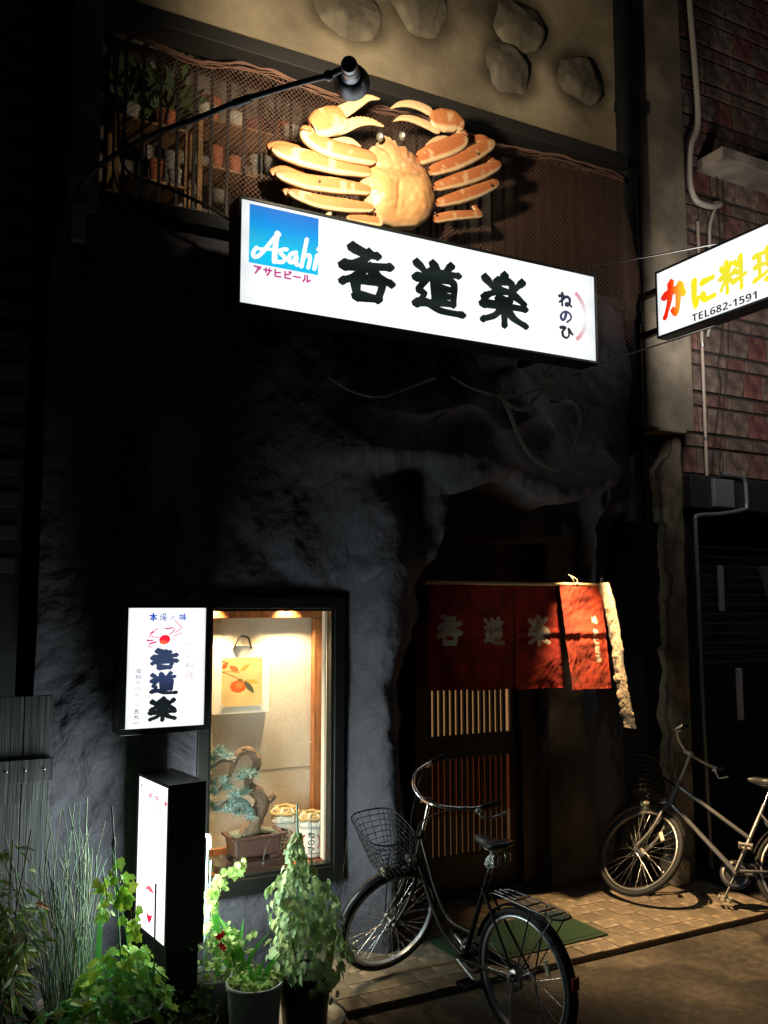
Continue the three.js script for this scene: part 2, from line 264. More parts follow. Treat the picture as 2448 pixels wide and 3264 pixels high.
// the cave rock: a height field over the front with holes for the window and the entrance
const WIN = { x0: 1.70, x1: 2.74, y0: 0.46, y1: 2.40 };
const caveL = (y) => y > 3.0 ? 3.46 - 0.3 * (1 - 1) : y > 2.4 ? 3.30 + (y - 2.4) / 0.6 * 0.16 : y > 1.7 ? 3.16 + (y - 1.7) / 0.7 * 0.14 : 3.12 + y / 1.7 * 0.04;
const caveR = (y) => 0.06 + 0.10 * sstep(1.5, 2.0, y) + (y > 2.55 ? 4.99 : y > 1.9 ? 5.10 - (y - 1.9) / 0.65 * 0.11 : 5.10 + (1.9 - y) / 1.9 * 0.22);
const lip = (x) => 3.24 + 0.05 * Math.sin(x * 5.1) + 0.04 * noise3(x * 4, 1, 2) + 0.05 * sstep(4.7, 5.1, x);
const jag = (x, y) => 0.05 * noise3(x * 4, y * 4, 8) + 0.025 * noise3(x * 11, y * 11, 3);
function caveD(x, y) { // > 0 inside the entrance, in metres (rough)
  const j = jag(x, y);
  return Math.min(x - caveL(y) + j, caveR(y) - x + j * 0.25, lip(x) - y + j * 0.5);
}
function rockZ(x, y) {
  const wx = x + 0.12 * fbm(x * 1.3, y * 1.3, 5, 3), wy = y + 0.12 * fbm(x * 1.3, y * 1.3, 15, 3);
  let z = 0.07 + 0.20 * fbm(wx * 1.1, wy * 0.8, 1, 3) + 0.05 * (ridge(wx * 1.7, wy * 1.0, 2, 2) - 0.3) + 0.05 * noise3(wx * 2.9, wy * 1.8, 6) + 0.012 * noise3(wx * 7, wy * 5, 16) + 0.005 * noise3(x * 17, y * 15, 9);
  z += 0.22 * gauss(x - 3.0, 0.2) * sstep(3.6, 3.0, y);                                    // pillar between window and door
  z += 0.10 * gauss(x - 1.15, 0.18) * sstep(3.2, 1.5, y);
  const up = y - lip(x);
  z += 0.46 * sstep(3.2, 3.6, x) * (1 - sstep(5.05, 5.3, x)) * (up < 0 ? 1 : Math.exp(-Math.pow(up / 0.36, 2))); // canopy
  z += 0.30 * gauss(x - 3.72, 0.17) * gauss(y - 3.72, 0.17);                               // hump
  z += 0.34 * gauss(x - 4.45, 0.17) * gauss(y - 3.80, 0.17);                               // boulder on the canopy
  z += 0.30 * gauss(x - 3.12, 0.33) * (y > 3.47 ? gauss(y - 3.47, 0.2) : gauss(y - 3.47, 0.08) * 0.8 + 0.2 * gauss(y - 3.3, 0.3)); // ledge
  z -= 0.05 * sstep(3.9, 4.8, y);
  z -= 0.22 * sstep(4.98, 5.12, x) * sstep(3.28, 3.0, y);
  z += (0.015 - z) * sstep(0.24, 0.0, Math.max(WIN.x0 - x, x - WIN.x1, WIN.y0 - y, y - WIN.y1)) * 0.96;
  z *= 1 - 0.45 * sstep(0.7, 0.4, y) * sstep(1.2, 1.5, x) * sstep(2.95, 2.7, x);
  const d = caveD(x, y);
  if (d > -0.16) z -= 0.13 * Math.pow(clamp((d + 0.16) / 0.16), 2);
  return z;
}
{
  const dx = 0.0145, x0 = 0.66, x1 = 5.52, y0 = -0.05, nx = Math.round((x1 - x0) / dx), ny = Math.round(5.05 / dx);
  const pos = [], idx = [], id = new Int32Array((nx + 1) * (ny + 1)).fill(-1);
  const top = (x) => 4.99 - 0.09 * sstep(1.0, 2.0, x) * 0 + 0.02 * noise3(x * 3, 0, 1);
  const px = (i) => x0 + (x1 - x0) * i / nx, py = (j, i) => y0 + (top(px(i)) - y0) * j / ny;
  const vert = (i, j) => { const k = j * (nx + 1) + i; if (id[k] < 0) { id[k] = pos.length / 3; let x = px(i), y = py(j, i); const d = caveD(x, y);
    if (Math.abs(d) < 0.03) { const e = 0.012, gx = (caveD(x + e, y) - caveD(x - e, y)) / (2 * e), gy = (caveD(x, y + e) - caveD(x, y - e)) / (2 * e), l = Math.max(0.3, gx * gx + gy * gy), s = clamp(d / l, -0.02, 0.02); x -= gx * s; y -= gy * s; }
    pos.push(x, y, rockZ(x, y)); } return id[k]; };
  const solid = new Uint8Array(nx * ny);
  for (let j = 0; j < ny; j++) for (let i = 0; i < nx; i++) {
    const x = (px(i) + px(i + 1)) / 2, y = (py(j, i) + py(j + 1, i)) / 2;
    const inWin = x > WIN.x0 && x < WIN.x1 && y > WIN.y0 && y < WIN.y1;
    solid[j * nx + i] = !inWin && caveD(x, y) < 0 ? 1 : 0;
  }
  for (let j = 0; j < ny; j++) for (let i = 0; i < nx; i++) if (solid[j * nx + i]) { const a = vert(i, j), b = vert(i + 1, j), c = vert(i + 1, j + 1), d = vert(i, j + 1); idx.push(a, b, c, a, c, d); }
  // the rock turns inwards at the edges of its openings
  const inner = new Map();
  const back = (v, depth) => { const key = v + '/' + depth; if (!inner.has(key)) { const x = pos[3 * v], y = pos[3 * v + 1], z = pos[3 * v + 2]; const win = x < 2.9; const zz = win ? -0.16 : Math.min(z - 0.02, z - depth * (z + 0.5)); const w = win ? 0 : 0.05; inner.set(key, pos.length / 3); pos.push(x + w * noise3(x * 5, y * 5, zz * 5) * depth, y + w * noise3(x * 5, y * 5, zz * 5 + 9) * depth, zz); } return inner.get(key); };
  const edge = (a, b) => { for (let s = 0; s < 6; s++) { const d0 = s / 6, d1 = (s + 1) / 6, p = s ? back(a, d0) : a, q = s ? back(b, d0) : b, r = back(b, d1), t = back(a, d1); idx.push(q, p, r, p, t, r); } };
  const S = (i, j) => i < 0 || j < 0 || i >= nx || j >= ny ? 2 : solid[j * nx + i];
  for (let j = 0; j < ny; j++) for (let i = 0; i < nx; i++) if (solid[j * nx + i]) {
    if (S(i, j - 1) === 0) edge(vert(i, j), vert(i + 1, j));
    if (S(i + 1, j) === 0) edge(vert(i + 1, j), vert(i + 1, j + 1));
    if (S(i, j + 1) === 0) edge(vert(i + 1, j + 1), vert(i, j + 1));
    if (S(i - 1, j) === 0) edge(vert(i, j + 1), vert(i, j));
  }
  const g = new THREE.BufferGeometry(); g.setAttribute('position', new THREE.Float32BufferAttribute(pos, 3)); g.setIndex(idx); g.computeVertexNormals();
  { const uv = new Float32Array(pos.length / 3 * 2); for (let i = 0; i < uv.length / 2; i++) { uv[2 * i] = pos[3 * i] + 0.7 * pos[3 * i + 2]; uv[2 * i + 1] = pos[3 * i + 1] - 0.7 * pos[3 * i + 2]; } g.setAttribute('uv', new THREE.BufferAttribute(uv, 2)); }
  part(shop, 'rock_face', g, M.rock, 'dark grey plaster moulded like cave rock');
}
// chipped pale strip where the render has come off the right edge of the cave mouth
{
  const pts = [[4.975, 2.55], [5.03, 2.37], [5.075, 2.2], [5.10, 2.03], [5.12, 1.86], [5.15, 1.7], [5.20, 1.5], [5.24, 1.35]], ws = [0.07, 0.064, 0.056, 0.05, 0.045, 0.036, 0.028, 0.01];
  const pos = [], col = [], idx = [], n = 60, m = 8;
  for (let i = 0; i <= n; i++) {
    const t = i / n * (pts.length - 1), k = Math.min(pts.length - 2, Math.floor(t)), f = t - k, x = pts[k][0] + (pts[k + 1][0] - pts[k][0]) * f, y = pts[k][1] + (pts[k + 1][1] - pts[k][1]) * f, w = ws[k] + (ws[k + 1] - ws[k]) * f;
    for (let j = 0; j <= m; j++) {
      const s = j / m, e = (s === 0 || s === 1) ? 0.018 * noise3(y * 30, s * 5, 2) : 0;
      pos.push(x + 0.035 + 0.10 * (1 - sstep(0, 0.45, s)) + w * Math.pow(s, 1.3) + e, y, (s < 0.45 ? 0.06 + 0.24 * sstep(0, 0.45, s) : 0.30 - 0.16 * Math.pow((s - 0.45) / 0.55, 2)) + 0.014 * noise3(x * 30, y * 30, s * 9));
      const chip = noise3(x * 9 + s * 3, y * 9, 3) + 0.5 * noise3(s * 7, y * 30, 1) + (1.75 - y) * 0.9; const c = chip > 0.36 ? [0.05, 0.045, 0.045] : [0.20, 0.16, 0.11];
      col.push(...c);
    }
  }
  for (let i = 0; i < n; i++) for (let j = 0; j < m; j++) { const a = i * (m + 1) + j, b = a + 1, c = a + m + 2, d = a + m + 1; idx.push(a, d, c, a, c, b); }
  const g = new THREE.BufferGeometry(); g.setAttribute('position', new THREE.Float32BufferAttribute(pos, 3)); g.setAttribute('color', new THREE.Float32BufferAttribute(col, 3)); g.setIndex(idx); g.computeVertexNormals(); boxUV(g);
  part(shop, 'bare_edge', g, mat([1, 1, 1], 0.95, 0, { vertexColors: true, bumpMap: rep(texRough, 4), bumpScale: 0.012 }), 'cream edge of the cave mouth where the dark coat has chipped off');
}
// entrance recess
part(shop, 'lintel', box(3.2, 5.6, 2.96, 3.6, -0.45, -0.2, 0.02), M.plasterDark);
part(shop, 'recess_ceiling', box(3.2, 5.6, 2.9, 2.955, -1.0, -0.2, 0), M.plasterDark);
part(shop, 'recess_wall', box(4.83, 5.7, -0.05, 3.0, -0.6, -0.27, 0.03), M.plasterDark, 'dark plaster wall right of the lattice door');
part(shop, 'recess_wall', box(3.0, 3.6, -0.05, 3.0, -0.9, -0.55, 0), M.plasterDark);
part(shop, 'recess_wall', box(3.55, 4.85, 2.2, 2.95, -0.62, -0.54, 0), M.plasterDark);
part(shop, 'door_post', box(3.585, 3.72, -0.01, 2.25, -0.56, -0.40, 0.006), M.woodDark, 'brown wooden post left of the lattice door');
part(shop, 'door_post', box(4.66, 4.83, -0.01, 2.25, -0.56, -0.42, 0.006), M.woodDark);
part(shop, 'door_sill', box(3.6, 4.83, -0.01, 0.035, -0.62, -0.4, 0.006), M.woodDark);
part(shop, 'door_head', box(3.585, 4.83, 2.13, 2.25, -0.55, -0.41, 0.006), M.woodDark);
{ // lattice sliding door: frame, mid rail, one slat after another, paper behind
  const d = new THREE.Group(); d.name = 'lattice_door'; d.userData.label = 'sliding wooden lattice door lit warm from inside'; shop.add(d);
  const fr = M.woodDark, z0 = -0.535, z1 = -0.495;
  part(d, 'stile', box(3.722, 3.778, 0.04, 2.12, z0, z1, 0.003), fr);
  part(d, 'stile', box(4.60, 4.658, 0.04, 2.12, z0, z1, 0.003), fr);
  part(d, 'rail', box(3.779, 4.599, 1.095, 1.285, z0, z1, 0.003), mat([0.018, 0.015, 0.014], 0.5));
  part(d, 'rail', box(3.779, 4.599, 2.04, 2.12, z0, z1, 0.003), fr);
  part(d, 'rail', box(3.779, 4.599, 0.04, 0.32, z0, z1, 0.003), fr);
  const up = box(-0.0145, 0.0145, 1.287, 2.038, -0.53, -0.5, 0.002), lo = box(-0.0155, 0.0155, 0.322, 1.093, -0.53, -0.5, 0.002);
  for (let i = 0; i < 15; i++) { const x = 3.82 + i * 0.0572 - 0.0286; if (x < 4.59) { part(d, 'slat', up, fr).position.x = x; part(d, 'slat', lo, fr).position.x = x; } }
  // the lit room behind the paper
  const paper = new THREE.MeshStandardMaterial({ color: new THREE.Color().setRGB(0.3, 0.2, 0.1), emissive: new THREE.Color().setRGB(1, 0.52, 0.2), emissiveIntensity: 0.30, roughness: 0.9 });
  const dim = new THREE.MeshStandardMaterial({ color: new THREE.Color().setRGB(0.2, 0.07, 0.03), emissive: new THREE.Color().setRGB(1, 0.21, 0.06), emissiveIntensity: 0.055, roughness: 0.9 });
  part(d, 'lit_window_paper', plane(0.84, 0.80, 4.19, 1.67, -0.548), paper, 'glowing cream paper behind the upper slats');
  part(d, 'lit_window_paper', plane(0.84, 0.48, 4.19, 0.86, -0.548), dim, 'dim reddish paper behind the lower slats');
  part(d, 'lit_window_paper', plane(0.84, 0.31, 4.19, 0.465, -0.548), new THREE.MeshStandardMaterial({ color: new THREE.Color().setRGB(0.3, 0.18, 0.08), emissive: new THREE.Color().setRGB(1, 0.48, 0.16), emissiveIntensity: 0.07, roughness: 0.9 }));
}
areaLight(0.8, 0.7, new THREE.Color().setRGB(1, 0.6, 0.3), 0.10, [4.19, 1.66, -0.49], [4.19, 1.5, 2]);

// display window: frame, glass and the lit box behind it
{
  const fm = mat([0.011, 0.012, 0.011], 0.4, 0.2);
  const wf = new THREE.Group(); wf.name = 'display_window'; wf.userData.label = 'dark framed display window lit by two warm spots'; shop.add(wf);
  const z0 = -0.05, z1 = 0.06;
  part(wf, 'frame', merge([box(1.69, 1.765, 0.45, 2.41, z0, z1), box(2.675, 2.75, 0.45, 2.41, z0, z1), box(1.766, 2.674, 2.338, 2.41, z0, z1), box(1.766, 2.674, 0.45, 0.552, z0, z1), box(1.766, 1.785, 0.553, 2.337, -0.045, 0.035, 0.002), box(2.655, 2.674, 0.553, 2.337, -0.045, 0.035, 0.002), box(1.786, 2.654, 2.318, 2.337, -0.045, 0.035, 0.002), box(1.786, 2.654, 0.553, 0.572, -0.045, 0.035, 0.002)]), fm);
  part(wf, 'glass', box(1.78, 2.66, 0.56, 2.33, -0.012, -0.008, 0), phys([1, 1, 1], { transmission: 1, roughness: 0.02, thickness: 0, ior: 1.45 }));
  const cloth = mat([0.63, 0.59, 0.52], 0.95, 0, { map: rep(texWeave, 1.4), bumpMap: rep(texFine, 3), bumpScale: 0.0015 });
  part(wf, 'back_wall', box(1.5, 2.9, 1.126, 2.6, -0.66, -0.6, 0), cloth, 'upper sheet of cream woven wallpaper');
  part(wf, 'back_wall', box(1.5, 2.9, 0.4, 1.122, -0.66, -0.602, 0), cloth, 'lower sheet of cream woven wallpaper');
  part(wf, 'side_wall', box(1.45, 1.5, 0.4, 2.6, -0.66, -0.06, 0), cloth);
  part(wf, 'side_wall', box(2.84, 2.9, 0.4, 2.6, -0.6, -0.06, 0), cloth);
  part(wf, 'ceiling', box(1.45, 2.9, 2.45, 2.5, -0.66, -0.06, 0), cloth);
  part(wf, 'shelf', box(1.5, 2.84, 0.48, 0.552, -0.6, -0.05, 0.004), M.woodOrange, 'orange wooden shelf inside the window');
  part(wf, 'inner_trim', merge([box(2.768, 2.838, 0.553, 2.262, -0.599, -0.53, 0.004), box(1.5, 2.838, 2.264, 2.334, -0.599, -0.53, 0.004), box(1.5, 2.767, 0.553, 0.60, -0.599, -0.57, 0.004)]), M.woodOrange, 'orange wooden trim round the back wall');
  part(wf, 'liner', box(2.640, 2.654, 0.573, 2.317, -0.10, -0.046, 0.002), mat([0.72, 0.66, 0.58], 0.7), 'pale board lining the right side');
  for (const x of [1.93, 2.53]) {
    const f = part(wf, 'downlight', lathe([[0.03, 0.0], [0.045, 0.0], [0.045, 0.05], [0.03, 0.05]], 20).translate(x, 2.40, -0.47), M.white);
    part(f, 'lamp_bulb', new THREE.SphereGeometry(0.02, 16, 10).translate(x, 2.43, -0.47), new THREE.MeshStandardMaterial({ color: 0xffffff, emissive: new THREE.Color().setRGB(1, 0.75, 0.42), emissiveIntensity: 4 }));
    const s = new THREE.SpotLight(new THREE.Color().setRGB(1, 0.72, 0.38), 19, 4, 0.80, 0.45, 2);
    s.position.set(x, 2.43, -0.47); s.target.position.set(x + 0.02, 1.0, -0.60); s.castShadow = true; s.shadow.radius = 1.5; scene.add(s, s.target);
  }
}

// ---------------------------------------------------------------- neighbours
{
  const left = thing('dark_neighbour_building', 'almost black building edge at the far left of the street front', 'building');
  part(left, 'wall', box(-6, 0.56, -0.05, 12, -6, 0.05, 0), M.darkWall);
  seed(3);
  const bg = box(-0.15, 0.15, -0.045, 0.045, 0, 0.012, 0.003), bm = mat([0.05, 0.047, 0.045], 0.9);
  for (let j = 0; j < 40; j++) for (let i = 0; i < 2; i++) { const b = part(left, 'brick', bg, bm); b.position.set(0.28 - i * 0.31 - (j % 2) * 0.15 + 0.1, 2.6 + j * 0.1, 0.05); }
}
const brickHouse = thing('brick_neighbour_building', 'neighbouring building clad in mottled pinkish stone bricks on the right', 'building');
{
  part(brickHouse, 'wall', box(6.42, 16, 3.3, 14, -4, -0.192, 0), mat([0.07, 0.06, 0.055], 0.95));
  seed(11);
  const mats = [[0.42, 0.30, 0.25], [0.38, 0.28, 0.235], [0.46, 0.335, 0.28], [0.46, 0.185, 0.175], [0.43, 0.215, 0.195], [0.35, 0.255, 0.215]].map((c) => mat(c, 0.9, 0, { map: rep(texMottle, 2.2), bumpMap: rep(texRough, 3), bumpScale: 0.01 }));
  const cache = new Map();
  const brickGeo = (w, h) => { const k = w.toFixed(2) + h.toFixed(2); if (!cache.has(k)) cache.set(k, boxUV(box(-w / 2, w / 2, -h / 2, h / 2, -0.05, 0.0, 0.006))); return cache.get(k); };
  let y = 3.62, row = 0;
  while (y < 9.2) {
    const h = row % 2 ? 0.125 : 0.255;
    let x = 6.44 - rnd() * 0.2, i = Math.floor(rnd() * 3);
    while (x < (y > 6.2 ? 9.2 : 8.6)) {
      const w = h > 0.2 ? (i % 3 === 1 ? 0.27 : 0.36) : (i % 2 ? 0.38 : 0.27), a = Math.max(x, 6.43), b = x + w;
      if (b - a > 0.05) { const pink = h > 0.2 ? i % 3 === 1 : i % 2 === 0 && rnd() < 0.7; const o = part(brickHouse, 'brick', brickGeo(b - a - 0.012, h - 0.016), mats[pink ? 3 + Math.floor(rnd() * 2) : [0, 1, 2, 5][Math.floor(rnd() * 4)]]); o.position.set((a + b) / 2, y + h / 2, -0.175 + rr(-0.006, 0.006)); }
      x += w; i++;
    }
    y += h + (row % 2 ? 0.018 : 0.012); row++;
  }
  part(brickHouse, 'canopy_slab', box(6.75, 9.2, 6.70, 6.82, -0.17, 0.16, 0.006), mat([0.55, 0.47, 0.41], 0.9, 0, { map: rep(texMottle, 0.8) }), 'pale concrete slab over the neighbouring shop');
  part(brickHouse, 'shutter_box', box(6.43, 16, 3.28, 3.60, -0.6, -0.10, 0.01), mat([0.05, 0.052, 0.058], 0.6, 0.3));
  const sl = box(6.5, 16, 0, 0.085, -0.02, 0.0, 0.006), sm = mat([0.035, 0.037, 0.042], 0.55, 0.4);
  for (let k = 0; k < 34; k++) part(brickHouse, 'shutter_slat', sl, sm).position.set(0, -0.02 + k * 0.096, -0.5);
  part(brickHouse, 'wall', box(6.42, 6.62, -0.05, 3.28, -0.6, -0.24, 0.01), M.darkWall);
}
{ // pale concrete column with a worn lower half
  const c = thing('concrete_column', 'stained cream concrete column between the cave front and the brick building', 'column');
  part(c, 'shaft', box(5.745, 6.40, 3.98, 9.4, -0.55, 0.0, 0.012), M.column, 'cream upper shaft');
  part(c, 'cap', box(5.9, 6.25, 3.94, 3.978, -0.4, 0.045, 0.008), M.column);
  const g = new THREE.PlaneGeometry(1, 1, 10, 120), p = g.attributes.position;
  for (let i = 0; i < p.count; i++) {
    const s = p.getX(i) + 0.5, y = (p.getY(i) + 0.5) * 3.98 - 0.02;
    let xl = y > 3.6 ? 5.96 + (y - 3.6) * 0.45 : y > 3.1 ? 5.93 : y > 2 ? 6.02 : 5.96;
    xl += 0.035 * noise3(y * 5, 1, 1) + 0.012 * noise3(y * 19, 2, 1);
    p.setXYZ(i, xl + s * (6.23 - xl), y, -0.02 - 0.10 * Math.pow(1 - s, 6) + 0.008 * noise3(s * 9, y * 7, 3));
  }
  g.computeVertexNormals(); boxUV(g);
  part(c, 'worn_face', g, mat([0.34, 0.285, 0.215], 0.92, 0, { map: rep(texMottle, 1), bumpMap: rep(texRough, 2), bumpScale: 0.015 }), 'worn brown lower face');
  part(c, 'core', box(5.75, 6.24, -0.05, 3.93, -0.6, -0.14, 0.01), M.darkWall);
}

// ---------------------------------------------------------------- lit signs
function signBox(name, label, w, h, d, frameW, faces, pos, ry, facing) { // faces: {front, back} textures; box centred on pos
  const t = thing(name, label, 'sign', pos, ry);
  const f = frameW, b = 0.006;
  const rim = (z0, z1) => [box(-w / 2, w / 2, h / 2 - f, h / 2, z0, z1), box(-w / 2, w / 2, -h / 2, -h / 2 + f, z0, z1), box(-w / 2, -w / 2 + f, -h / 2 + f, h / 2 - f, z0, z1), box(w / 2 - f, w / 2, -h / 2 + f, h / 2 - f, z0, z1)];
  part(t, 'case', merge(rim(-d / 2, d / 2)), M.signCase);
  if (faces.front) part(t, 'lit_panel', plane(w - 2 * f, h - 2 * f, 0, 0, d / 2 - b), litFace(faces.front, faces.glow || GLOW, faces.tint));
  if (faces.back) part(t, 'lit_panel', plane(w - 2 * f, h - 2 * f, 0, 0, -d / 2 + b, Math.PI), litFace(faces.back, faces.glow || GLOW, faces.tint));
  else part(t, 'back_plate', box(-w / 2 + f, w / 2 - f, -h / 2 + f, h / 2 - f, -d / 2 + 0.004, -d / 2 + 0.012, 0), M.signCase);
  return t;
}
{ // main sign over the entrance
  const W = 2048, H = 486, [c, x] = canvas(W, H, '#ffffff'), S = W / 2.94, X = (m) => (m - 1.749) * S, Y = (m) => (4.985 - m) * S;
  const gr = x.createLinearGradient(0, Y(4.965), 0, Y(4.565)); gr.addColorStop(0, '#0a6fd0'); gr.addColorStop(0.35, '#0a96e2'); gr.addColorStop(0.7, '#12c3e6'); gr.addColorStop(1, '#10b6ea');
  x.fillStyle = gr; x.fillRect(X(1.803), Y(4.965), X(2.290) - X(1.803), Y(4.565) - Y(4.965));
  // the brewery's script: tall slanted initial, then low letters joined at the foot
  x.save(); x.translate(X(1.815), Y(4.80)); x.transform(1, 0.0, -0.16, 1, 14, 0); x.strokeStyle = x.fillStyle = '#ffffff'; x.lineCap = 'round'; x.lineJoin = 'round';
  const u = (X(2.290) - X(1.803)) / 100, st = (pts, w) => { x.lineWidth = w * u; x.beginPath(); x.moveTo(pts[0][0] * u, pts[0][1] * u); for (let i = 1; i < pts.length - 1; i++) x.quadraticCurveTo(pts[i][0] * u, pts[i][1] * u, (pts[i][0] + pts[i + 1][0]) / 2 * u, (pts[i][1] + pts[i + 1][1]) / 2 * u); x.lineTo(pts[pts.length - 1][0] * u, pts[pts.length - 1][1] * u); x.stroke(); };
  st([[8, 26], [3, 34], [8, 41], [16, 34], [26, 14], [34, 0], [36, 1]], 6); st([[33, 0], [33, 20], [36, 40]], 8); st([[12, 27], [28, 24], [38, 23]], 4.5);
  st([[50, 20], [42, 21], [42, 28], [50, 31], [49, 39], [41, 40]], 6); st([[64, 22], [56, 24], [55, 36], [62, 38], [66, 24], [66, 38], [69, 39]], 6.2);
  st([[76, 0], [75, 40]], 6.4); st([[76, 26], [83, 20], [86, 26], [85, 40]], 6); st([[95, 20], [94, 40]], 6.4); st([[96, 9], [95, 11]], 6);
  x.restore();
  ['a', 'sa', 'hik', 'bik', 'bou', 'ru'].forEach((k, i) => glyph(x, k, X(1.835) + i * 0.0685 * S, Y(4.555) + 0.001 * S, 0.058 * S, 0.058 * S, 7.2, '#c0307c', { sharp: 1, flat: 1 }));
  const ink = '#0c1412';
  glyph(x, 'don', X(2.445), Y(4.845), 0.42 * S, 0.385 * S, 56, ink);
  glyph(x, 'dou', X(3.03), Y(4.83), 0.42 * S, 0.385 * S, 47, ink);
  glyph(x, 'raku', X(3.60), Y(4.84), 0.42 * S, 0.395 * S, 49, ink);
  ['ne', 'no', 'hi'].forEach((k, i) => glyph(x, k, X(4.325) + i * 2, Y(4.80 - i * 0.13), 0.135 * S, 0.112 * S, 17, ['#1c2230', '#3a4060', '#15181e'][i]));
  x.lineWidth = 24; for (let i = 0; i < 40; i++) { const a = -0.95 + i / 40 * 1.9; x.strokeStyle = `rgba(205,${Math.round(110 + 100 * gauss(a, 0.35))},${Math.round(120 + 95 * gauss(a, 0.35))},${0.85 - 0.62 * gauss(a, 0.45)})`; x.beginPath(); x.arc(X(4.36), Y(4.63), 0.235 * S, a, a + 0.052); x.stroke(); }
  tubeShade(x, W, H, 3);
  const t = signBox('lit_shop_sign', 'wide white lit sign with blue beer logo and three black brush characters under the crab', 2.99, 0.735, 0.2, 0.022, { front: canvasTex(c) }, [3.22, 4.635, 0.495], 0);
  for (const sx of [2.19, 4.12]) part(t, 'screw', at(new THREE.SphereGeometry(0.011, 12, 8), sx - 3.22, -0.372, 0.06), M.chrome);
  for (const [bx, by, bz] of [[-1.2, 0.1, -0.6], [1.14, 0.1, -0.6], [-1.2, -0.3, -0.5], [1.14, -0.3, -0.5]]) part(t, 'bracket', box(bx, bx + 0.06, by, by + 0.06, bz, -0.09), M.blackMetal);
  areaLight(2.9, 0.66, 0xf4fbff, PANEL_LIGHT.main, [3.22, 4.635, 0.60], [3.22, 4.635, 5]);
}
{ // projecting sign, seen on its left face
  const W = 1536, H = 540, [c, x] = canvas(W, H, '#ffffff'), S = W / 1.56, X = (z) => (z - 0.37) * S, Y = (y) => (5.262 - y) * S;
  const gr = x.createLinearGradient(X(0.42), 0, X(1.35), 0); gr.addColorStop(0, '#e01208'); gr.addColorStop(0.10, '#ee2a08'); gr.addColorStop(0.2, '#f0a020'); gr.addColorStop(0.30, '#efe015'); gr.addColorStop(1, '#ecdd2c');
  glyph(x, 'ka', X(0.43), Y(5.15), 0.25 * S, 0.32 * S, 66, gr); glyph(x, 'ni', X(0.745), Y(5.09), 0.26 * S, 0.26 * S, 56, gr);
  glyph(x, 'ryo', X(1.045), Y(5.12), 0.25 * S, 0.27 * S, 44, gr); glyph(x, 'ri', X(1.37), Y(5.11), 0.25 * S, 0.28 * S, 42, gr);
  x.fillStyle = '#22262b'; x.font = 'bold 92px sans-serif'; x.save(); x.translate(X(0.742), Y(4.730)); const tw = x.measureText('TEL682-1591').width; x.scale(0.665 * S / tw, 0.9); x.fillText('TEL682-1591', 0, 0); x.restore();
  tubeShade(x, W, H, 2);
  const tx = canvasTex(c);
  const t = signBox('projecting_lit_sign', 'white lit sign with yellow and red characters and a phone number at the right', 1.60, 0.60, 0.18, 0.02, { front: tx, back: tx }, [5.69, 4.967, 1.15], -Math.PI / 2);
  for (const by of [0.14, -0.22]) part(t, 'bracket', box(-1.26, -0.79, by, by + 0.05, -0.03, 0.03), M.blackMetal);
  areaLight(1.55, 0.56, 0xfff6ea, PANEL_LIGHT.kani, [5.80, 4.967, 1.15], [9, 4.967, 1.15]);
  areaLight(1.55, 0.56, 0xfff6ea, PANEL_LIGHT.kani * 0.16, [5.58, 4.967, 1.15], [2, 4.967, 1.15]);
  // stay rods between the two signs
  lone('stay_rod', bar([4.69, 4.255, 0.56], [5.60, 4.60, 1.0], 0.006), M.alu, 'thin metal rod from the foot of the wide sign to the projecting sign', 'rod');
  lone('stay_rod', bar([4.5, 5.045, 0.40], [5.62, 5.275, 1.05], 0.006), M.alu, 'thin metal rod from the net to the top of the projecting sign', 'rod');
}
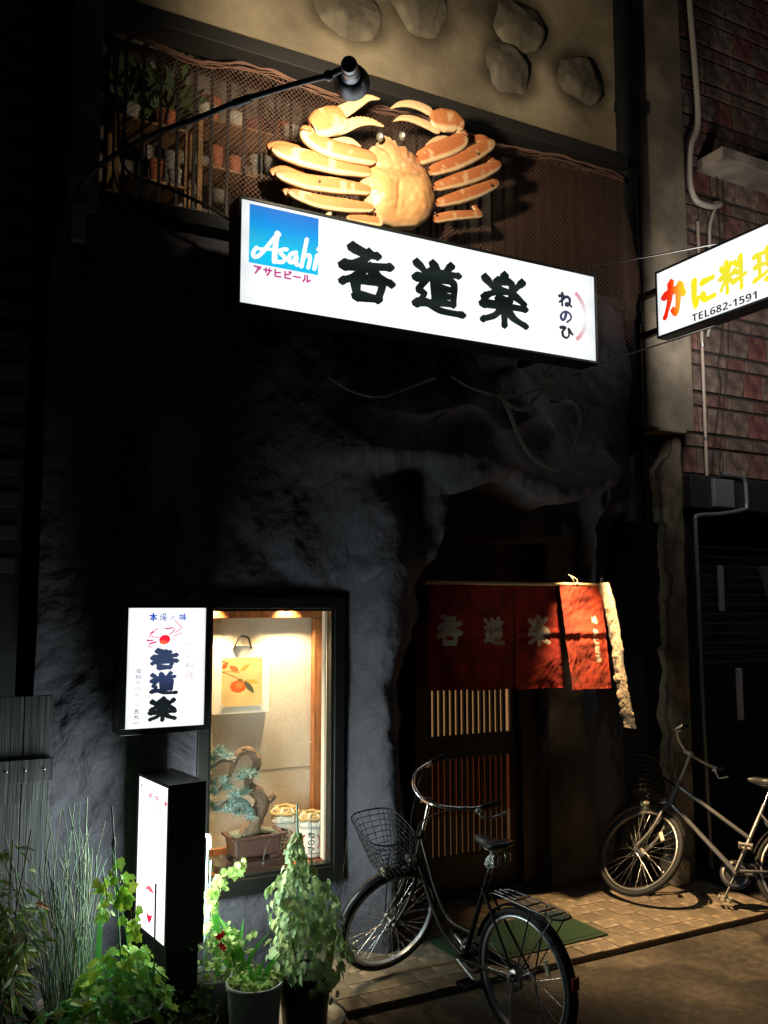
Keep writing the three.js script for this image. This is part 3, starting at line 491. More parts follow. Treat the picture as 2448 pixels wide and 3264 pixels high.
{ // framed sign beside the window
  const W = 620, H = 980, [c, x] = canvas(W, H, '#ffffff'), S = W / 1376 * 1.16, ox = 60, oy = 158;   // measured in pixels of the sign itself
  const Q = (v) => (v - ox) / 1190 * W, R = (v) => (v - oy) / 1860 * H;
  const w = (v) => v / 1190 * W, h = (v) => v / 1860 * H;
  [['hon', '#1440b8', 11], ['ba', '#4866b0', 5], ['no', '#8a9cc8', 4], ['aji', '#1440b8', 7]].forEach(([k, col, lw], i) => glyph(x, k, Q(375 + i * 152 + (i === 2 ? 20 : 0)), R(240 + (i === 2 ? 40 : 0)), w(i === 2 ? 70 : 115), h(i === 2 ? 60 : 125), lw, col, { sharp: i !== 2 }));
  // small red crab
  x.fillStyle = '#f0203c'; x.beginPath(); x.ellipse(Q(615), R(655), w(85), h(72), -0.25, 0, 7); x.fill(); x.fillStyle = '#f4603c'; x.beginPath(); x.ellipse(Q(600), R(690), w(60), h(34), -0.2, 0, 7); x.fill(); x.fillStyle = '#f0203c'; x.beginPath(); x.ellipse(Q(640), R(635), w(55), h(46), -0.25, 0, 7); x.fill();
  x.strokeStyle = '#d83c6c'; x.lineCap = 'round'; x.lineJoin = 'round';
  const ln = (pts, lw) => { x.lineWidth = lw; x.beginPath(); pts.forEach((p, i) => i ? x.lineTo(Q(p[0]), R(p[1])) : x.moveTo(Q(p[0]), R(p[1]))); x.stroke(); };
  ln([[530, 620], [440, 610], [385, 585], [400, 555]], 6); ln([[400, 555], [440, 530]], 14); ln([[455, 510], [505, 478]], 7); ln([[385, 600], [350, 650], [360, 690]], 4); ln([[350, 665], [430, 665]], 12); ln([[395, 715], [480, 690]], 13); ln([[430, 765], [385, 775], [365, 750], [385, 725]], 5);
  ln([[690, 580], [745, 530], [765, 480]], 8); ln([[620, 480], [660, 485], [730, 470]], 11); ln([[780, 548], [855, 490], [870, 465], [835, 430], [765, 355]], 6); ln([[745, 610], [815, 575], [885, 555]], 6); ln([[745, 660], [770, 650]], 4); ln([[540, 725], [500, 800]], 2);
  const grd = x.createLinearGradient(0, R(780), 0, R(1900)); grd.addColorStop(0, '#2c3856'); grd.addColorStop(0.45, '#27335a'); grd.addColorStop(0.75, '#141a1e'); grd.addColorStop(1, '#0c1412');
  glyph(x, 'don', Q(415), R(810), w(410), h(290), 46, grd); glyph(x, 'dou', Q(420), R(1180), w(400), h(330), 36, grd); glyph(x, 'raku', Q(410), R(1580), w(400), h(330), 42, grd);
  ['ka', 'ni', 'ryo', 'ri'].forEach((k, i) => glyph(x, k, Q(940), R(685 + i * 165), w(135), h(110), 3.6, '#cbb4ba'));
  ['den', 'wa', 'n6', 'n8', 'n2', 'dash', 'n1', 'n5', 'n9', 'n1'].forEach((k, i) => glyph(x, k, Q(190 - i * 2), R(1105 + i * 88), w(92), h(66), i > 6 ? 4.6 : 3.4, i < 2 ? '#9a9ca8' : i > 6 ? '#24282e' : '#6a6e78'));
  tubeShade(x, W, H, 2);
  const ws = signBox('framed_lit_sign', 'upright white lit sign with a small red crab above three characters, beside the window', 0.545, 0.785, 0.22, 0.036, { front: canvasTex(c) }, [1.372, 1.985, 0.345], 0);
  for (const bx of [-0.2, 0.16]) part(ws, 'bracket', box(bx, bx + 0.04, -0.1, -0.06, -0.34, -0.1), M.blackMetal);
  areaLight(0.46, 0.70, 0xeef6ff, PANEL_LIGHT.wall, [1.372, 1.985, 0.46], [1.372, 1.985, 4]);
}
{ // standing light box among the plants, lit on both long faces
  const W = 360, H = 860, [c, x] = canvas(W, H, '#ffffff');
  x.fillStyle = '#3c4a52'; x.font = 'bold 26px serif'; glyph(x, 'no', 18, 36, 30, 26, 4, '#44505a'); glyph(x, 'ni', 18, 66, 26, 26, 4, '#44505a');
  glyph(x, 'ni', 120, 70, 50, 26, 8, '#c02040'); glyph(x, 'hi', 205, 74, 44, 22, 7, '#a03048'); glyph(x, 'no', 316, 78, 30, 26, 8, '#c02040');
  glyph(x, 'n6', 150, 118, 40, 40, 4, '#8a8480'); glyph(x, 'n8', 270, 96, 40, 52, 5, '#7a7478'); glyph(x, 'n9', 220, 150, 44, 40, 4, '#8a8884');
  x.strokeStyle = '#c8c8c0'; x.lineWidth = 9; x.lineCap = 'round'; x.beginPath(); x.moveTo(196, 224); x.lineTo(176, 252); x.stroke();
  x.strokeStyle = '#d8c8c8'; x.lineWidth = 8; x.beginPath(); x.moveTo(168, 520); x.lineTo(168, 600); x.stroke();
  x.fillStyle = '#dc6470'; x.beginPath(); x.moveTo(112, 632); x.quadraticCurveTo(130, 600, 168, 596); x.quadraticCurveTo(206, 600, 222, 632); x.quadraticCurveTo(190, 618, 172, 630); x.quadraticCurveTo(150, 616, 112, 632); x.fill();
  x.fillStyle = '#cc1c44'; x.beginPath(); x.moveTo(134, 742); x.quadraticCurveTo(166, 780, 206, 742); x.quadraticCurveTo(196, 790, 166, 804); x.quadraticCurveTo(140, 790, 134, 742); x.fill();
  glyph(x, 'n9', 270, 760, 30, 30, 3, '#8a8a90'); glyph(x, 'n2', 268, 800, 26, 26, 3, '#8a8a90');
  const ang = 0.13, tx = canvasTex(c);
  const cx = 1.38, cz = 0.59, t = signBox('standing_light_box', 'tall black floor light box with a bright white side among potted plants', 0.50, 0.885, 0.225, 0.022, { front: tx, back: tx, glow: 1.5 }, [cx, 0.92, cz], -Math.PI / 2 + ang);
  part(t, 'base', box(-0.22, 0.22, -0.965, -0.442, -0.095, 0.095), M.blackMetal);
  const d = V(-1, 0, 0).applyAxisAngle(V(0, 1, 0), ang);
  areaLight(0.45, 0.83, 0xecfff2, PANEL_LIGHT.floor * 0.72, [cx + d.x * 0.118, 0.92, cz + d.z * 0.118], [cx + d.x * 3, 0.92, cz + d.z * 3]);
  areaLight(0.45, 0.83, 0xecfff2, PANEL_LIGHT.floor, [cx - d.x * 0.118, 0.92, cz - d.z * 0.118], [cx - d.x * 3, 0.92, cz - d.z * 3]);
}

// ---------------------------------------------------------------- the painted crab
{
  const crab = thing('crab_sculpture', 'big orange painted crab mounted on the net above the lit sign', 'crab sculpture', [2.94, 5.06, 0.5]);
  const ox = 2.94, oy = 5.06;
  const paint = mat([1, 1, 1], 0.42, 0, { vertexColors: true, bumpMap: rep(texRough, 3), bumpScale: 0.002 });
  const cream = [0.64, 0.46, 0.26], orange = [0.42, 0.135, 0.05], amber = [0.48, 0.205, 0.08], pale = [0.60, 0.42, 0.24];
  const mix = (a, b, t) => a.map((v, i) => v + (b[i] - v) * clamp(t));
  // limb: spine points in the plane of the crab, half widths, rounded section, cream underside and orange back
  function limb(pts, ws, th, z0, o = {}) {
    const cv = new THREE.CatmullRomCurve3(pts.map((p) => V(p[0] - ox, p[1] - oy, (p[2] || 0))), false, 'centripetal'), n = 36, m = 16, pos = [], col = [], uv = [], idx = [];
    for (let i = 0; i <= n; i++) {
      const t = i / n, p = cv.getPoint(t), tg = cv.getTangent(t), k = t * (ws.length - 1), a = Math.min(ws.length - 2, Math.floor(k)); let w = ws[a] + (ws[a + 1] - ws[a]) * (k - a);
      if (o.round !== false) w *= Math.sqrt(clamp(1 - Math.pow(Math.max(0, (t - 0.9) / 0.1), 2) * 0.92)) * Math.sqrt(clamp(1 - Math.pow(Math.max(0, (0.06 - t) / 0.06), 2) * 0.6));
      let nx = -tg.y, ny = tg.x; if (ny < 0) { nx = -nx; ny = -ny; } if (o.flip) { nx = -nx; ny = -ny; }
      for (let j = 0; j <= m; j++) {
        const q = j / m * Math.PI * 2, c = Math.cos(q), s = Math.sin(q), e = Math.sign(s) * Math.pow(Math.abs(s), 0.45);
        const tooth = o.teeth && c > 0.8 ? 0.010 * Math.abs(Math.sin(t * 46)) : 0;
        pos.push(p.x + nx * (w * c + tooth), p.y + ny * (w * c + tooth), z0 + p.z + 0.52 * th * (w / Math.max(...ws) * 0.6 + 0.4) * e); uv.push(t * 0.8, j / m * 0.3);
        const b = sstep(-0.66 + 0.12 * noise3(t * 9, 1, p.x * 3), -0.40, c), sp = noise3((p.x) * 26, (p.y + nx * w * c) * 40, s * 2) > 0.55 ? 0.75 : 0;
        let cc = mix(cream, mix(orange, amber, 0.5 + 0.5 * noise3(p.x * 5, p.y * 7, c * 1.2) - (o.warm || 0.22)), b * (o.pale ? 0.25 : 1)); cc = mix(cc, pale, sp);
        if (o.fade) cc = mix(cc, cream, sstep(o.fade[0], o.fade[1], t));
        col.push(...cc);
      }
    }
    for (let i = 0; i < n; i++) for (let j = 0; j < m; j++) { const a = i * (m + 1) + j; idx.push(a, a + 1, a + m + 2, a, a + m + 2, a + m + 1); }
    const g = new THREE.BufferGeometry(); g.setAttribute('position', new THREE.Float32BufferAttribute(pos, 3)); g.setAttribute('color', new THREE.Float32BufferAttribute(col, 3)); g.setAttribute('uv', new THREE.Float32BufferAttribute(uv, 2)); g.setIndex(idx); g.computeVertexNormals(); return g;
  }
  const leg = (g1, g2) => { const l = part(crab, 'leg', g1, paint); if (g2) part(l, 'shin', g2, paint); };
  // shins lie folded behind the thighs
  leg(limb([[2.70, 5.405], [2.45, 5.39], [2.18, 5.385], [1.96, 5.395]], [0.04, 0.066, 0.066, 0.045], 0.05, 0.05), limb([[1.96, 5.41, -0.04], [2.04, 5.452, -0.04], [2.15, 5.468, -0.05], [2.26, 5.475, -0.06]], [0.045, 0.045, 0.04, 0.03], 0.035, 0.03));
  leg(limb([[2.70, 5.27], [2.45, 5.245], [2.2, 5.22], [1.99, 5.228]], [0.038, 0.058, 0.056, 0.038], 0.045, 0.05), limb([[1.985, 5.24, -0.04], [2.05, 5.285, -0.04], [2.14, 5.305, -0.05], [2.24, 5.31, -0.06]], [0.04, 0.038, 0.034, 0.025], 0.03, 0.03));
  leg(limb([[2.72, 5.145], [2.5, 5.115], [2.28, 5.10], [2.08, 5.12]], [0.034, 0.052, 0.05, 0.032], 0.042, 0.05), limb([[2.075, 5.13, -0.04], [2.13, 5.16, -0.04], [2.2, 5.172, -0.05], [2.28, 5.172, -0.06]], [0.032, 0.03, 0.026, 0.02], 0.026, 0.03));
  leg(limb([[3.19, 5.525], [3.40, 5.645], [3.58, 5.765], [3.765, 5.905]], [0.04, 0.062, 0.062, 0.045], 0.05, 0.05, { warm: 0.35 }), limb([[3.77, 5.91, -0.04], [3.70, 5.935, -0.04], [3.62, 5.915, -0.05], [3.54, 5.87, -0.06]], [0.04, 0.04, 0.036, 0.03], 0.034, 0.03, { warm: 0.3 }));
  leg(limb([[3.23, 5.415], [3.44, 5.52], [3.63, 5.62], [3.82, 5.745]], [0.036, 0.056, 0.056, 0.042], 0.046, 0.05, { warm: 0.35 }), limb([[3.825, 5.755, -0.04], [3.76, 5.785, -0.04], [3.70, 5.765, -0.05], [3.64, 5.725, -0.06]], [0.036, 0.034, 0.03, 0.024], 0.03, 0.03, { warm: 0.3 }));
  leg(limb([[3.25, 5.295], [3.44, 5.385], [3.62, 5.48], [3.80, 5.59]], [0.034, 0.052, 0.052, 0.036], 0.044, 0.05, { warm: 0.35 }), limb([[3.805, 5.60, -0.04], [3.75, 5.62, -0.04], [3.70, 5.60, -0.05], [3.65, 5.57, -0.06]], [0.032, 0.03, 0.028, 0.02], 0.026, 0.03, { warm: 0.3 }));
  leg(limb([[3.235, 5.175], [3.36, 5.225], [3.5, 5.265], [3.66, 5.305]], [0.034, 0.04, 0.036, 0.03], 0.034, 0.04, { warm: 0.3 }), limb([[3.655, 5.30, -0.02], [3.62, 5.35, -0.03], [3.575, 5.405, -0.04]], [0.026, 0.022, 0.02], 0.02, 0.04));
  leg(limb([[2.80, 5.06], [2.66, 5.05], [2.52, 5.035]], [0.034, 0.036, 0.02], 0.03, 0.04));
  // claw arms
  const claw = (arm, palm, f1, f2, f3) => { const a = part(crab, 'claw_arm', arm, paint); part(a, 'palm', palm, paint); for (const f of [f1, f2, f3]) part(a, 'pincer', f, paint); };
  claw(limb([[2.72, 5.49], [2.52, 5.485], [2.33, 5.49], [2.21, 5.545], [2.215, 5.60]], [0.05, 0.066, 0.068, 0.064, 0.04], 0.055, 0.08),
    limb([[2.235, 5.585], [2.30, 5.63], [2.385, 5.68], [2.475, 5.735]], [0.06, 0.095, 0.10, 0.07], 0.06, 0.10, { teeth: 1 }),
    limb([[2.43, 5.745], [2.50, 5.80], [2.58, 5.865], [2.66, 5.925], [2.75, 5.942]], [0.05, 0.045, 0.036, 0.024, 0.006], 0.034, 0.10, { pale: 1 }),
    limb([[2.36, 5.60], [2.47, 5.655], [2.58, 5.725], [2.68, 5.755], [2.785, 5.748]], [0.04, 0.04, 0.034, 0.022, 0.005], 0.032, 0.09, { pale: 1, teeth: 1 }),
    limb([[2.40, 5.545], [2.48, 5.59], [2.56, 5.61], [2.637, 5.588]], [0.036, 0.032, 0.022, 0.005], 0.026, 0.03, { pale: 1 }));
  claw(limb([[3.08, 5.585], [3.20, 5.665], [3.34, 5.745], [3.45, 5.835], [3.455, 5.92]], [0.05, 0.068, 0.07, 0.066, 0.04], 0.052, 0.07, { warm: 0.3 }),
    limb([[3.46, 5.925], [3.38, 5.945], [3.28, 5.93], [3.17, 5.905]], [0.045, 0.084, 0.092, 0.06], 0.055, 0.09, { warm: 0.25 }),
    limb([[3.185, 5.965], [3.08, 5.985], [2.99, 5.978], [2.91, 5.95], [2.838, 5.898]], [0.036, 0.032, 0.028, 0.02, 0.005], 0.03, 0.09, { pale: 1 }),
    limb([[3.26, 5.845], [3.15, 5.865], [3.03, 5.875], [2.94, 5.86], [2.866, 5.815]], [0.034, 0.032, 0.027, 0.02, 0.005], 0.03, 0.08, { pale: 1 }),
    limb([[3.36, 5.83], [3.29, 5.815], [3.22, 5.775], [3.165, 5.732]], [0.03, 0.026, 0.018, 0.005], 0.024, 0.03, { pale: 1 }));
  // shell: a domed plate inside the painted outline
  const out = [[2.838, 5.742], [2.795, 5.690], [2.787, 5.628], [2.735, 5.632], [2.70, 5.575], [2.676, 5.48], [2.645, 5.38], [2.66, 5.26], [2.71, 5.145], [2.785, 5.068], [2.92, 5.06], [3.10, 5.10], [3.21, 5.19], [3.258, 5.318], [3.238, 5.455], [3.185, 5.555], [3.095, 5.635], [3.06, 5.665], [3.028, 5.665], [3.0, 5.70], [2.972, 5.69], [2.925, 5.675], [2.91, 5.722], [2.885, 5.705], [2.87, 5.74], [2.852, 5.722]];
  const N = 208, R = 34, cx = 2.935, cy = 5.37, pos = [], col = [], uv = [], idx = [];
  const edgeAt = (t) => { const k = t * out.length, a = Math.floor(k) % out.length, b = (a + 1) % out.length, f = k - Math.floor(k); return [out[a][0] + (out[b][0] - out[a][0]) * f, out[a][1] + (out[b][1] - out[a][1]) * f]; };
  const hgt = (x, y, r) => { const gx = (x - 2.94), gy = (y - 5.37); let z = 0.075 * Math.pow(1 - Math.pow(r, 3), 0.6); z += 0.034 * gauss(x - 2.80, 0.075) * gauss(y - 5.25, 0.11) + 0.034 * gauss(x - 3.10, 0.075) * gauss(y - 5.31, 0.11) + 0.035 * gauss(x - 2.90, 0.10) * gauss(y - 5.55, 0.08); z -= 0.010 * gauss(gx + 0.03 - (gy + 0.17) * 0.05, 0.012) * sstep(5.42, 5.36, y) * sstep(5.08, 5.2, y); z -= 0.016 * gauss(y - 5.43 - 1.1 * gx * gx - 0.08 * gx, 0.012) * sstep(0.24, 0.16, Math.abs(gx)); return z + 0.004 * noise3(x * 30, y * 30, 2); };
  for (let i = 0; i <= R; i++) for (let j = 0; j < N; j++) {
    const r = i / R, e = edgeAt(j / N), x = cx + (e[0] - cx) * r, y = cy + (e[1] - cy) * r;
    pos.push(x - ox, y - oy, hgt(x, y, r)); uv.push(x, y);
    const head = sstep(5.42, 5.5, y), sp = noise3(x * 34, y * 34, 5) > 0.68 ? 0.5 : 0; let c = mix(mix(amber, orange, 0.35 + 0.4 * noise3(x * 6, y * 6, 4)), pale, 0.25 + sp); c = mix(c, [0.50, 0.275, 0.10], 0.55 * (1 - head)); c = mix(c, cream, sstep(0.86, 1, r) * 0.9);
    const groove = gauss(y - 5.43 - 1.1 * (x - 2.94) * (x - 2.94) - 0.08 * (x - 2.94), 0.01) * sstep(0.24, 0.16, Math.abs(x - 2.94)); c = mix(c, [0.30, 0.20, 0.08], groove * 0.6);
    col.push(...c);
  }
  for (let j = 0; j < N; j++) { const e = edgeAt(j / N); pos.push(e[0] - ox, e[1] - oy, -0.05); uv.push(e[0], e[1]); col.push(...cream); }
  for (let i = 0; i <= R; i++) for (let j = 0; j < N; j++) { const a = i * N + j, b = i * N + (j + 1) % N; idx.push(a, a + N, b, b, a + N, b + N); }
  const g = new THREE.BufferGeometry(); g.setAttribute('position', new THREE.Float32BufferAttribute(pos, 3)); g.setAttribute('color', new THREE.Float32BufferAttribute(col, 3)); g.setAttribute('uv', new THREE.Float32BufferAttribute(uv, 2)); g.setIndex(idx); g.computeVertexNormals();
  const shell = part(crab, 'shell', g, paint, 'glossy yellow and orange shell');
  for (const [ex, ey] of [[2.752, 5.658], [2.932, 5.712]]) { const e = part(shell, 'eye', at(new THREE.SphereGeometry(1, 20, 14).scale(0.026, 0.034, 0.026), ex - ox, ey - oy, 0.10), mat([0.12, 0.11, 0.09], 0.2)); part(shell, 'eye_highlight', at(new THREE.SphereGeometry(1, 12, 10).scale(0.011, 0.015, 0.008), ex - ox, ey - oy - 0.002, 0.122), M.white); }
  for (const [bx, by] of [[2.34, 5.585], [2.30, 5.235], [2.72, 5.125], [3.22, 5.205], [3.60, 5.755], [3.32, 5.915], [3.72, 5.535], [3.635, 5.29]]) part(crab, 'bolt', at(new THREE.SphereGeometry(0.011, 10, 8).scale(1, 1, 0.6), bx - ox, by - oy, 0.078), mat([0.06, 0.035, 0.025], 0.6));
  part(crab, 'mount', merge([bar([2.41 - ox, 5.10 - oy, 0.03], [2.37 - ox, 4.95 - oy, 0.0], 0.022), bar([3.0 - ox, 5.2 - oy, -0.04], [3.0 - ox, 5.2 - oy, -0.4], 0.02), bar([2.7 - ox, 5.45 - oy, -0.0], [2.7 - ox, 5.45 - oy, -0.4], 0.015)]), mat([0.5, 0.4, 0.26], 0.8));
}
{ // arm lamp lighting the crab
  const l = thing('arm_spot_lamp', 'black spot lamp on a long slanting arm above the crab', 'lamp', [0.80, 4.9, 0.15]);
  const o = (x, y, z) => [x - 0.80, y - 4.9, z - 0.15];
  const metal = mat([0.055, 0.06, 0.068], 0.42, 0.35);
  part(l, 'arm', tube([o(0.80, 4.86, 0.16), o(0.79, 4.95, 0.22), o(0.83, 5.04, 0.30), o(0.945, 5.125, 0.47), o(1.14, 5.19, 0.74), o(1.33, 5.225, 0.96), o(1.52, 5.265, 1.19), o(1.75, 5.30, 1.43), o(1.905, 5.31, 1.60)], 0.017, 90, 10), metal);
  part(l, 'collar', merge([bar(o(1.50, 5.261, 1.165), o(1.57, 5.273, 1.245), 0.024)]), metal);
  part(l, 'wall_box', box(-0.04, 0.05, -0.24, 0.0, -0.01, 0.05, 0.01), mat([0.3, 0.28, 0.25], 0.6));
  part(l, 'joint', merge([at(new THREE.SphereGeometry(0.03, 14, 10), ...o(1.905, 5.31, 1.60)), bar(o(1.905, 5.31, 1.60), o(1.985, 5.335, 1.70), 0.018)]), metal);
  const P = V(2.045, 5.345, 1.60), axis = V(0.48, 0.24, -0.86).normalize(), q = new THREE.Quaternion().setFromUnitVectors(V(0, -1, 0), axis);
  const put = (g) => g.applyQuaternion(q).translate(P.x - 0.80, P.y - 4.9, P.z - 0.15);
  part(l, 'socket', put(lathe([[0.0, 0.20], [0.040, 0.20], [0.045, 0.19], [0.045, 0.145], [0.050, 0.142], [0.050, 0.12], [0.045, 0.118], [0.046, 0.06], [0.055, 0.045], [0.055, 0.02], [0.0, 0.02]], 28)), mat([0.16, 0.18, 0.2], 0.35, 0.6), 'grey ribbed lamp socket');
  part(l, 'lamp_shade', put(lathe([[0.03, 0.03], [0.055, 0.025], [0.075, 0.0], [0.092, -0.05], [0.10, -0.095], [0.104, -0.10], [0.098, -0.10], [0.088, -0.05], [0.070, -0.003], [0.03, 0.02]], 36)), mat([0.03, 0.035, 0.042], 0.35, 0.4), 'round dark lamp shade');
  part(l, 'lamp_bulb', put(new THREE.SphereGeometry(0.035, 18, 12).translate(0, -0.045, 0)), new THREE.MeshStandardMaterial({ color: 0xffffff, emissive: new THREE.Color().setRGB(1, 0.8, 0.5), emissiveIntensity: 6 }));
  const s = new THREE.SpotLight(new THREE.Color().setRGB(1, 0.82, 0.56), 23, 0, 1.08, 0.75, 2), bp = P.clone().addScaledVector(axis, 0.045);
  s.position.copy(bp); s.target.position.copy(bp).add(axis); s.castShadow = true; s.shadow.radius = 3.5; scene.add(s, s.target);
}
{ // downlight let into the underside of the rock canopy
  const p = [4.70, 2.955, 0.20];
  const l = thing('canopy_downlight', 'small recessed lamp under the right end of the rock canopy', 'lamp', p);
  part(l, 'housing', lathe([[0.0, 0.075], [0.05, 0.07], [0.05, -0.045], [0.046, -0.045], [0.046, 0.06], [0.0, 0.065]], 24), mat([0.003, 0.003, 0.003], 1));
  part(l, 'lamp_bulb', new THREE.SphereGeometry(0.022, 14, 10).translate(0, 0.034, 0), new THREE.MeshStandardMaterial({ color: 0xffffff, emissive: new THREE.Color().setRGB(1, 0.7, 0.35), emissiveIntensity: 1.2 }));
  const s = new THREE.SpotLight(new THREE.Color().setRGB(1, 0.66, 0.32), 68, 0, 0.70, 0.75, 2);
  s.position.set(p[0], p[1] - 0.05, p[2]); s.target.position.set(p[0] + 0.82, 0, p[2] + 0.85); s.castShadow = true; s.shadow.radius = 1.4; scene.add(s, s.target);
}

// ---------------------------------------------------------------- the net and ropes
{
  const net = thing('fishing_net', 'reddish brown fishing net hung across the balcony behind the crab', 'net', [0.97, 6.2, 0.2]);
  const pos = [], idx = [];
  const x0 = 0.97, x1 = 5.46;
  const topY = (x) => 6.19 + 0.03 * Math.sin(x * 4.1) + 0.05 * sstep(1.6, 1.0, x) - 0.06 * gauss(x - 1.5, 0.25) + 0.02 * noise3(x * 3, 0, 4);
  const botY = (x) => x < 1.8 ? 5.24 - 0.27 * sstep(0.95, 1.75, x) : x < 4.6 ? 4.93 : 4.93 - 0.3 * sstep(4.6, 4.9, x) + 0.05 * noise3(x * 5, 1, 1);
  const warp = (u, v) => { const x = u + 0.05 * fbm(u * 1.7, v * 2.1, 1, 3) + 0.04 * Math.sin(v * 5) * sstep(5.9, 5.2, v), y = v + 0.045 * fbm(u * 2.3, v * 1.6, 7, 3) - 0.05 * Math.sin((u - 1.2) * 3.2) * sstep(6.1, 5.3, v); return [x, y, 0.20 + 0.05 * fbm(u * 1.5, v * 1.5, 3, 2) - 0.06 * sstep(5.6, 6.1, v) + 0.10 * gauss(v - 5.2, 0.3)]; };
  const strand = (pts, r) => { if (pts.length < 2) return; const b = pos.length / 3; pts.forEach((p, i) => { const a = pts[Math.max(0, i - 1)], c = pts[Math.min(pts.length - 1, i + 1)], l = Math.hypot(c[0] - a[0], c[1] - a[1]) || 1, nx = -(c[1] - a[1]) / l, ny = (c[0] - a[0]) / l; pos.push(p[0] + nx * r, p[1] + ny * r, p[2], p[0] - nx * r * 0.5, p[1] - ny * r * 0.5, p[2] + r * 0.87, p[0] - nx * r * 0.5, p[1] - ny * r * 0.5, p[2] - r * 0.87); }); for (let i = 0; i < pts.length - 1; i++) for (let k = 0; k < 3; k++) { const a = b + 3 * i + k, c = b + 3 * i + (k + 1) % 3; idx.push(a, a + 3, c, c, a + 3, c + 3); } };
  const sp = 0.038;
  for (const dir of [1, -1]) for (let k = -60; k < 240; k++) {
    let run = [];
    const flush = () => { strand(run, 0.0021); run = []; };
    for (let v = 4.2; v <= 6.32; v += 0.035) { const u = dir > 0 ? 0.2 + k * sp + (v - 4.2) : 6.4 - k * sp - (v - 4.2); const w = warp(u, v); if (w[0] > x0 && w[0] < x1 && w[1] < topY(w[0]) && w[1] > botY(w[0])) run.push(w); else flush(); }
    flush();
  }
  const g = new THREE.BufferGeometry(); g.setAttribute('position', new THREE.Float32BufferAttribute(pos, 3)); g.setIndex(idx); g.computeVertexNormals(); g.translate(-0.97, -6.2, -0.2);
  const nm = mat([0.18, 0.10, 0.072], 0.9);
  part(net, 'mesh', g, nm).userData.kind = 'stuff';
  const hem = []; for (let k = 0; k < 5; k++) { const pts = []; for (let i = 0; i <= 60; i++) { const x = x0 + (x1 - x0) * i / 60; pts.push(V(x - 0.97, topY(x) - 6.2 - 0.012 * k + 0.012 * noise3(x * 9, k, 1), -0.05 + 0.012 * noise3(x * 7, k, 5))); } hem.push(tube(pts, k ? 0.004 : 0.009, 140, 6)); }
  part(net, 'hem_rope', merge(hem), mat([0.20, 0.105, 0.075], 0.9), 'bunched reddish rope along the top of the net');
}
function ropeGeo(pts, r, n = 90) { // two-strand laid rope
  const cv = new THREE.CatmullRomCurve3(pts.map((p) => V(...p))), L = cv.getLength(), list = [];
  for (let k = 0; k < 3; k++) { const q = []; for (let i = 0; i <= n * 2; i++) { const t = i / (n * 2), p = cv.getPoint(t), a = t * L / 0.07 * 2 * Math.PI + k * 2.094; q.push(V(p.x + Math.cos(a) * r * 0.5, p.y + Math.sin(a) * r * 0.5, p.z + Math.sin(a + 1) * r * 0.5)); } list.push(new THREE.TubeGeometry(new THREE.CatmullRomCurve3(q), n * 2, r * 0.62, 5, false)); }
  return merge(list);
}
lone('hanging_rope', ropeGeo([[4.36, 4.16, 0.45], [4.292, 4.094, 0.5], [4.189, 3.992, 0.55], [4.088, 3.915, 0.57], [4.028, 3.844, 0.6], [3.912, 3.811, 0.62], [3.817, 3.846, 0.6], [3.781, 3.93, 0.55]], 0.013), M.rope, 'pale rope in a short loop from the sign to the rock canopy hump', 'rope');
lone('hanging_rope', ropeGeo([[3.785, 3.93, 0.56], [3.785, 3.789, 0.66], [3.857, 3.64, 0.66], [3.949, 3.491, 0.66], [4.043, 3.405, 0.69], [4.179, 3.367, 0.7], [4.319, 3.425, 0.69], [4.393, 3.544, 0.66], [4.428, 3.693, 0.68], [4.431, 3.824, 0.68], [4.372, 3.899, 0.66], [4.303, 3.94, 0.5]], 0.013, 120), M.rope, 'pale rope in a deep loop over the front of the rock canopy', 'rope');
lone('hanging_rope', ropeGeo([[2.45, 3.93, 0.4], [2.598, 3.842, 0.45], [2.743, 3.814, 0.46], [2.858, 3.827, 0.46], [3.025, 3.899, 0.44], [3.3, 4.02, 0.42]], 0.009), M.rope, 'dim rope sagging under the middle of the wide sign', 'rope');
lone('hanging_rope', ropeGeo([[3.4, 4.02, 0.5], [3.62, 3.94, 0.52], [3.85, 3.92, 0.55], [4.1, 3.99, 0.5], [4.45, 4.13, 0.5], [4.65, 4.22, 0.45]], 0.008), M.rope, 'thin rope stretched above the canopy hump under the wide sign', 'rope');
lone('hanging_rope', ropeGeo([[0.95, 6.22, 0.27], [0.974, 5.88, 0.27], [1.014, 5.463, 0.27], [1.034, 5.241, 0.27], [1.096, 5.142, 0.28], [1.341, 5.085, 0.3], [1.625, 5.015, 0.3], [1.757, 4.96, 0.3]], 0.011), M.rope, 'rope hanging beside the left pillar and along the foot of the net', 'rope');
lone('hanging_rope', ropeGeo([[0.985, 5.5, 0.25], [0.99, 5.3, 0.25], [1.005, 5.107, 0.25], [1.075, 4.968, 0.25], [1.186, 4.823, 0.24], [1.26, 4.6, 0.22]], 0.007), M.rope, 'loose rope end trailing down the rock below the left pillar', 'rope');

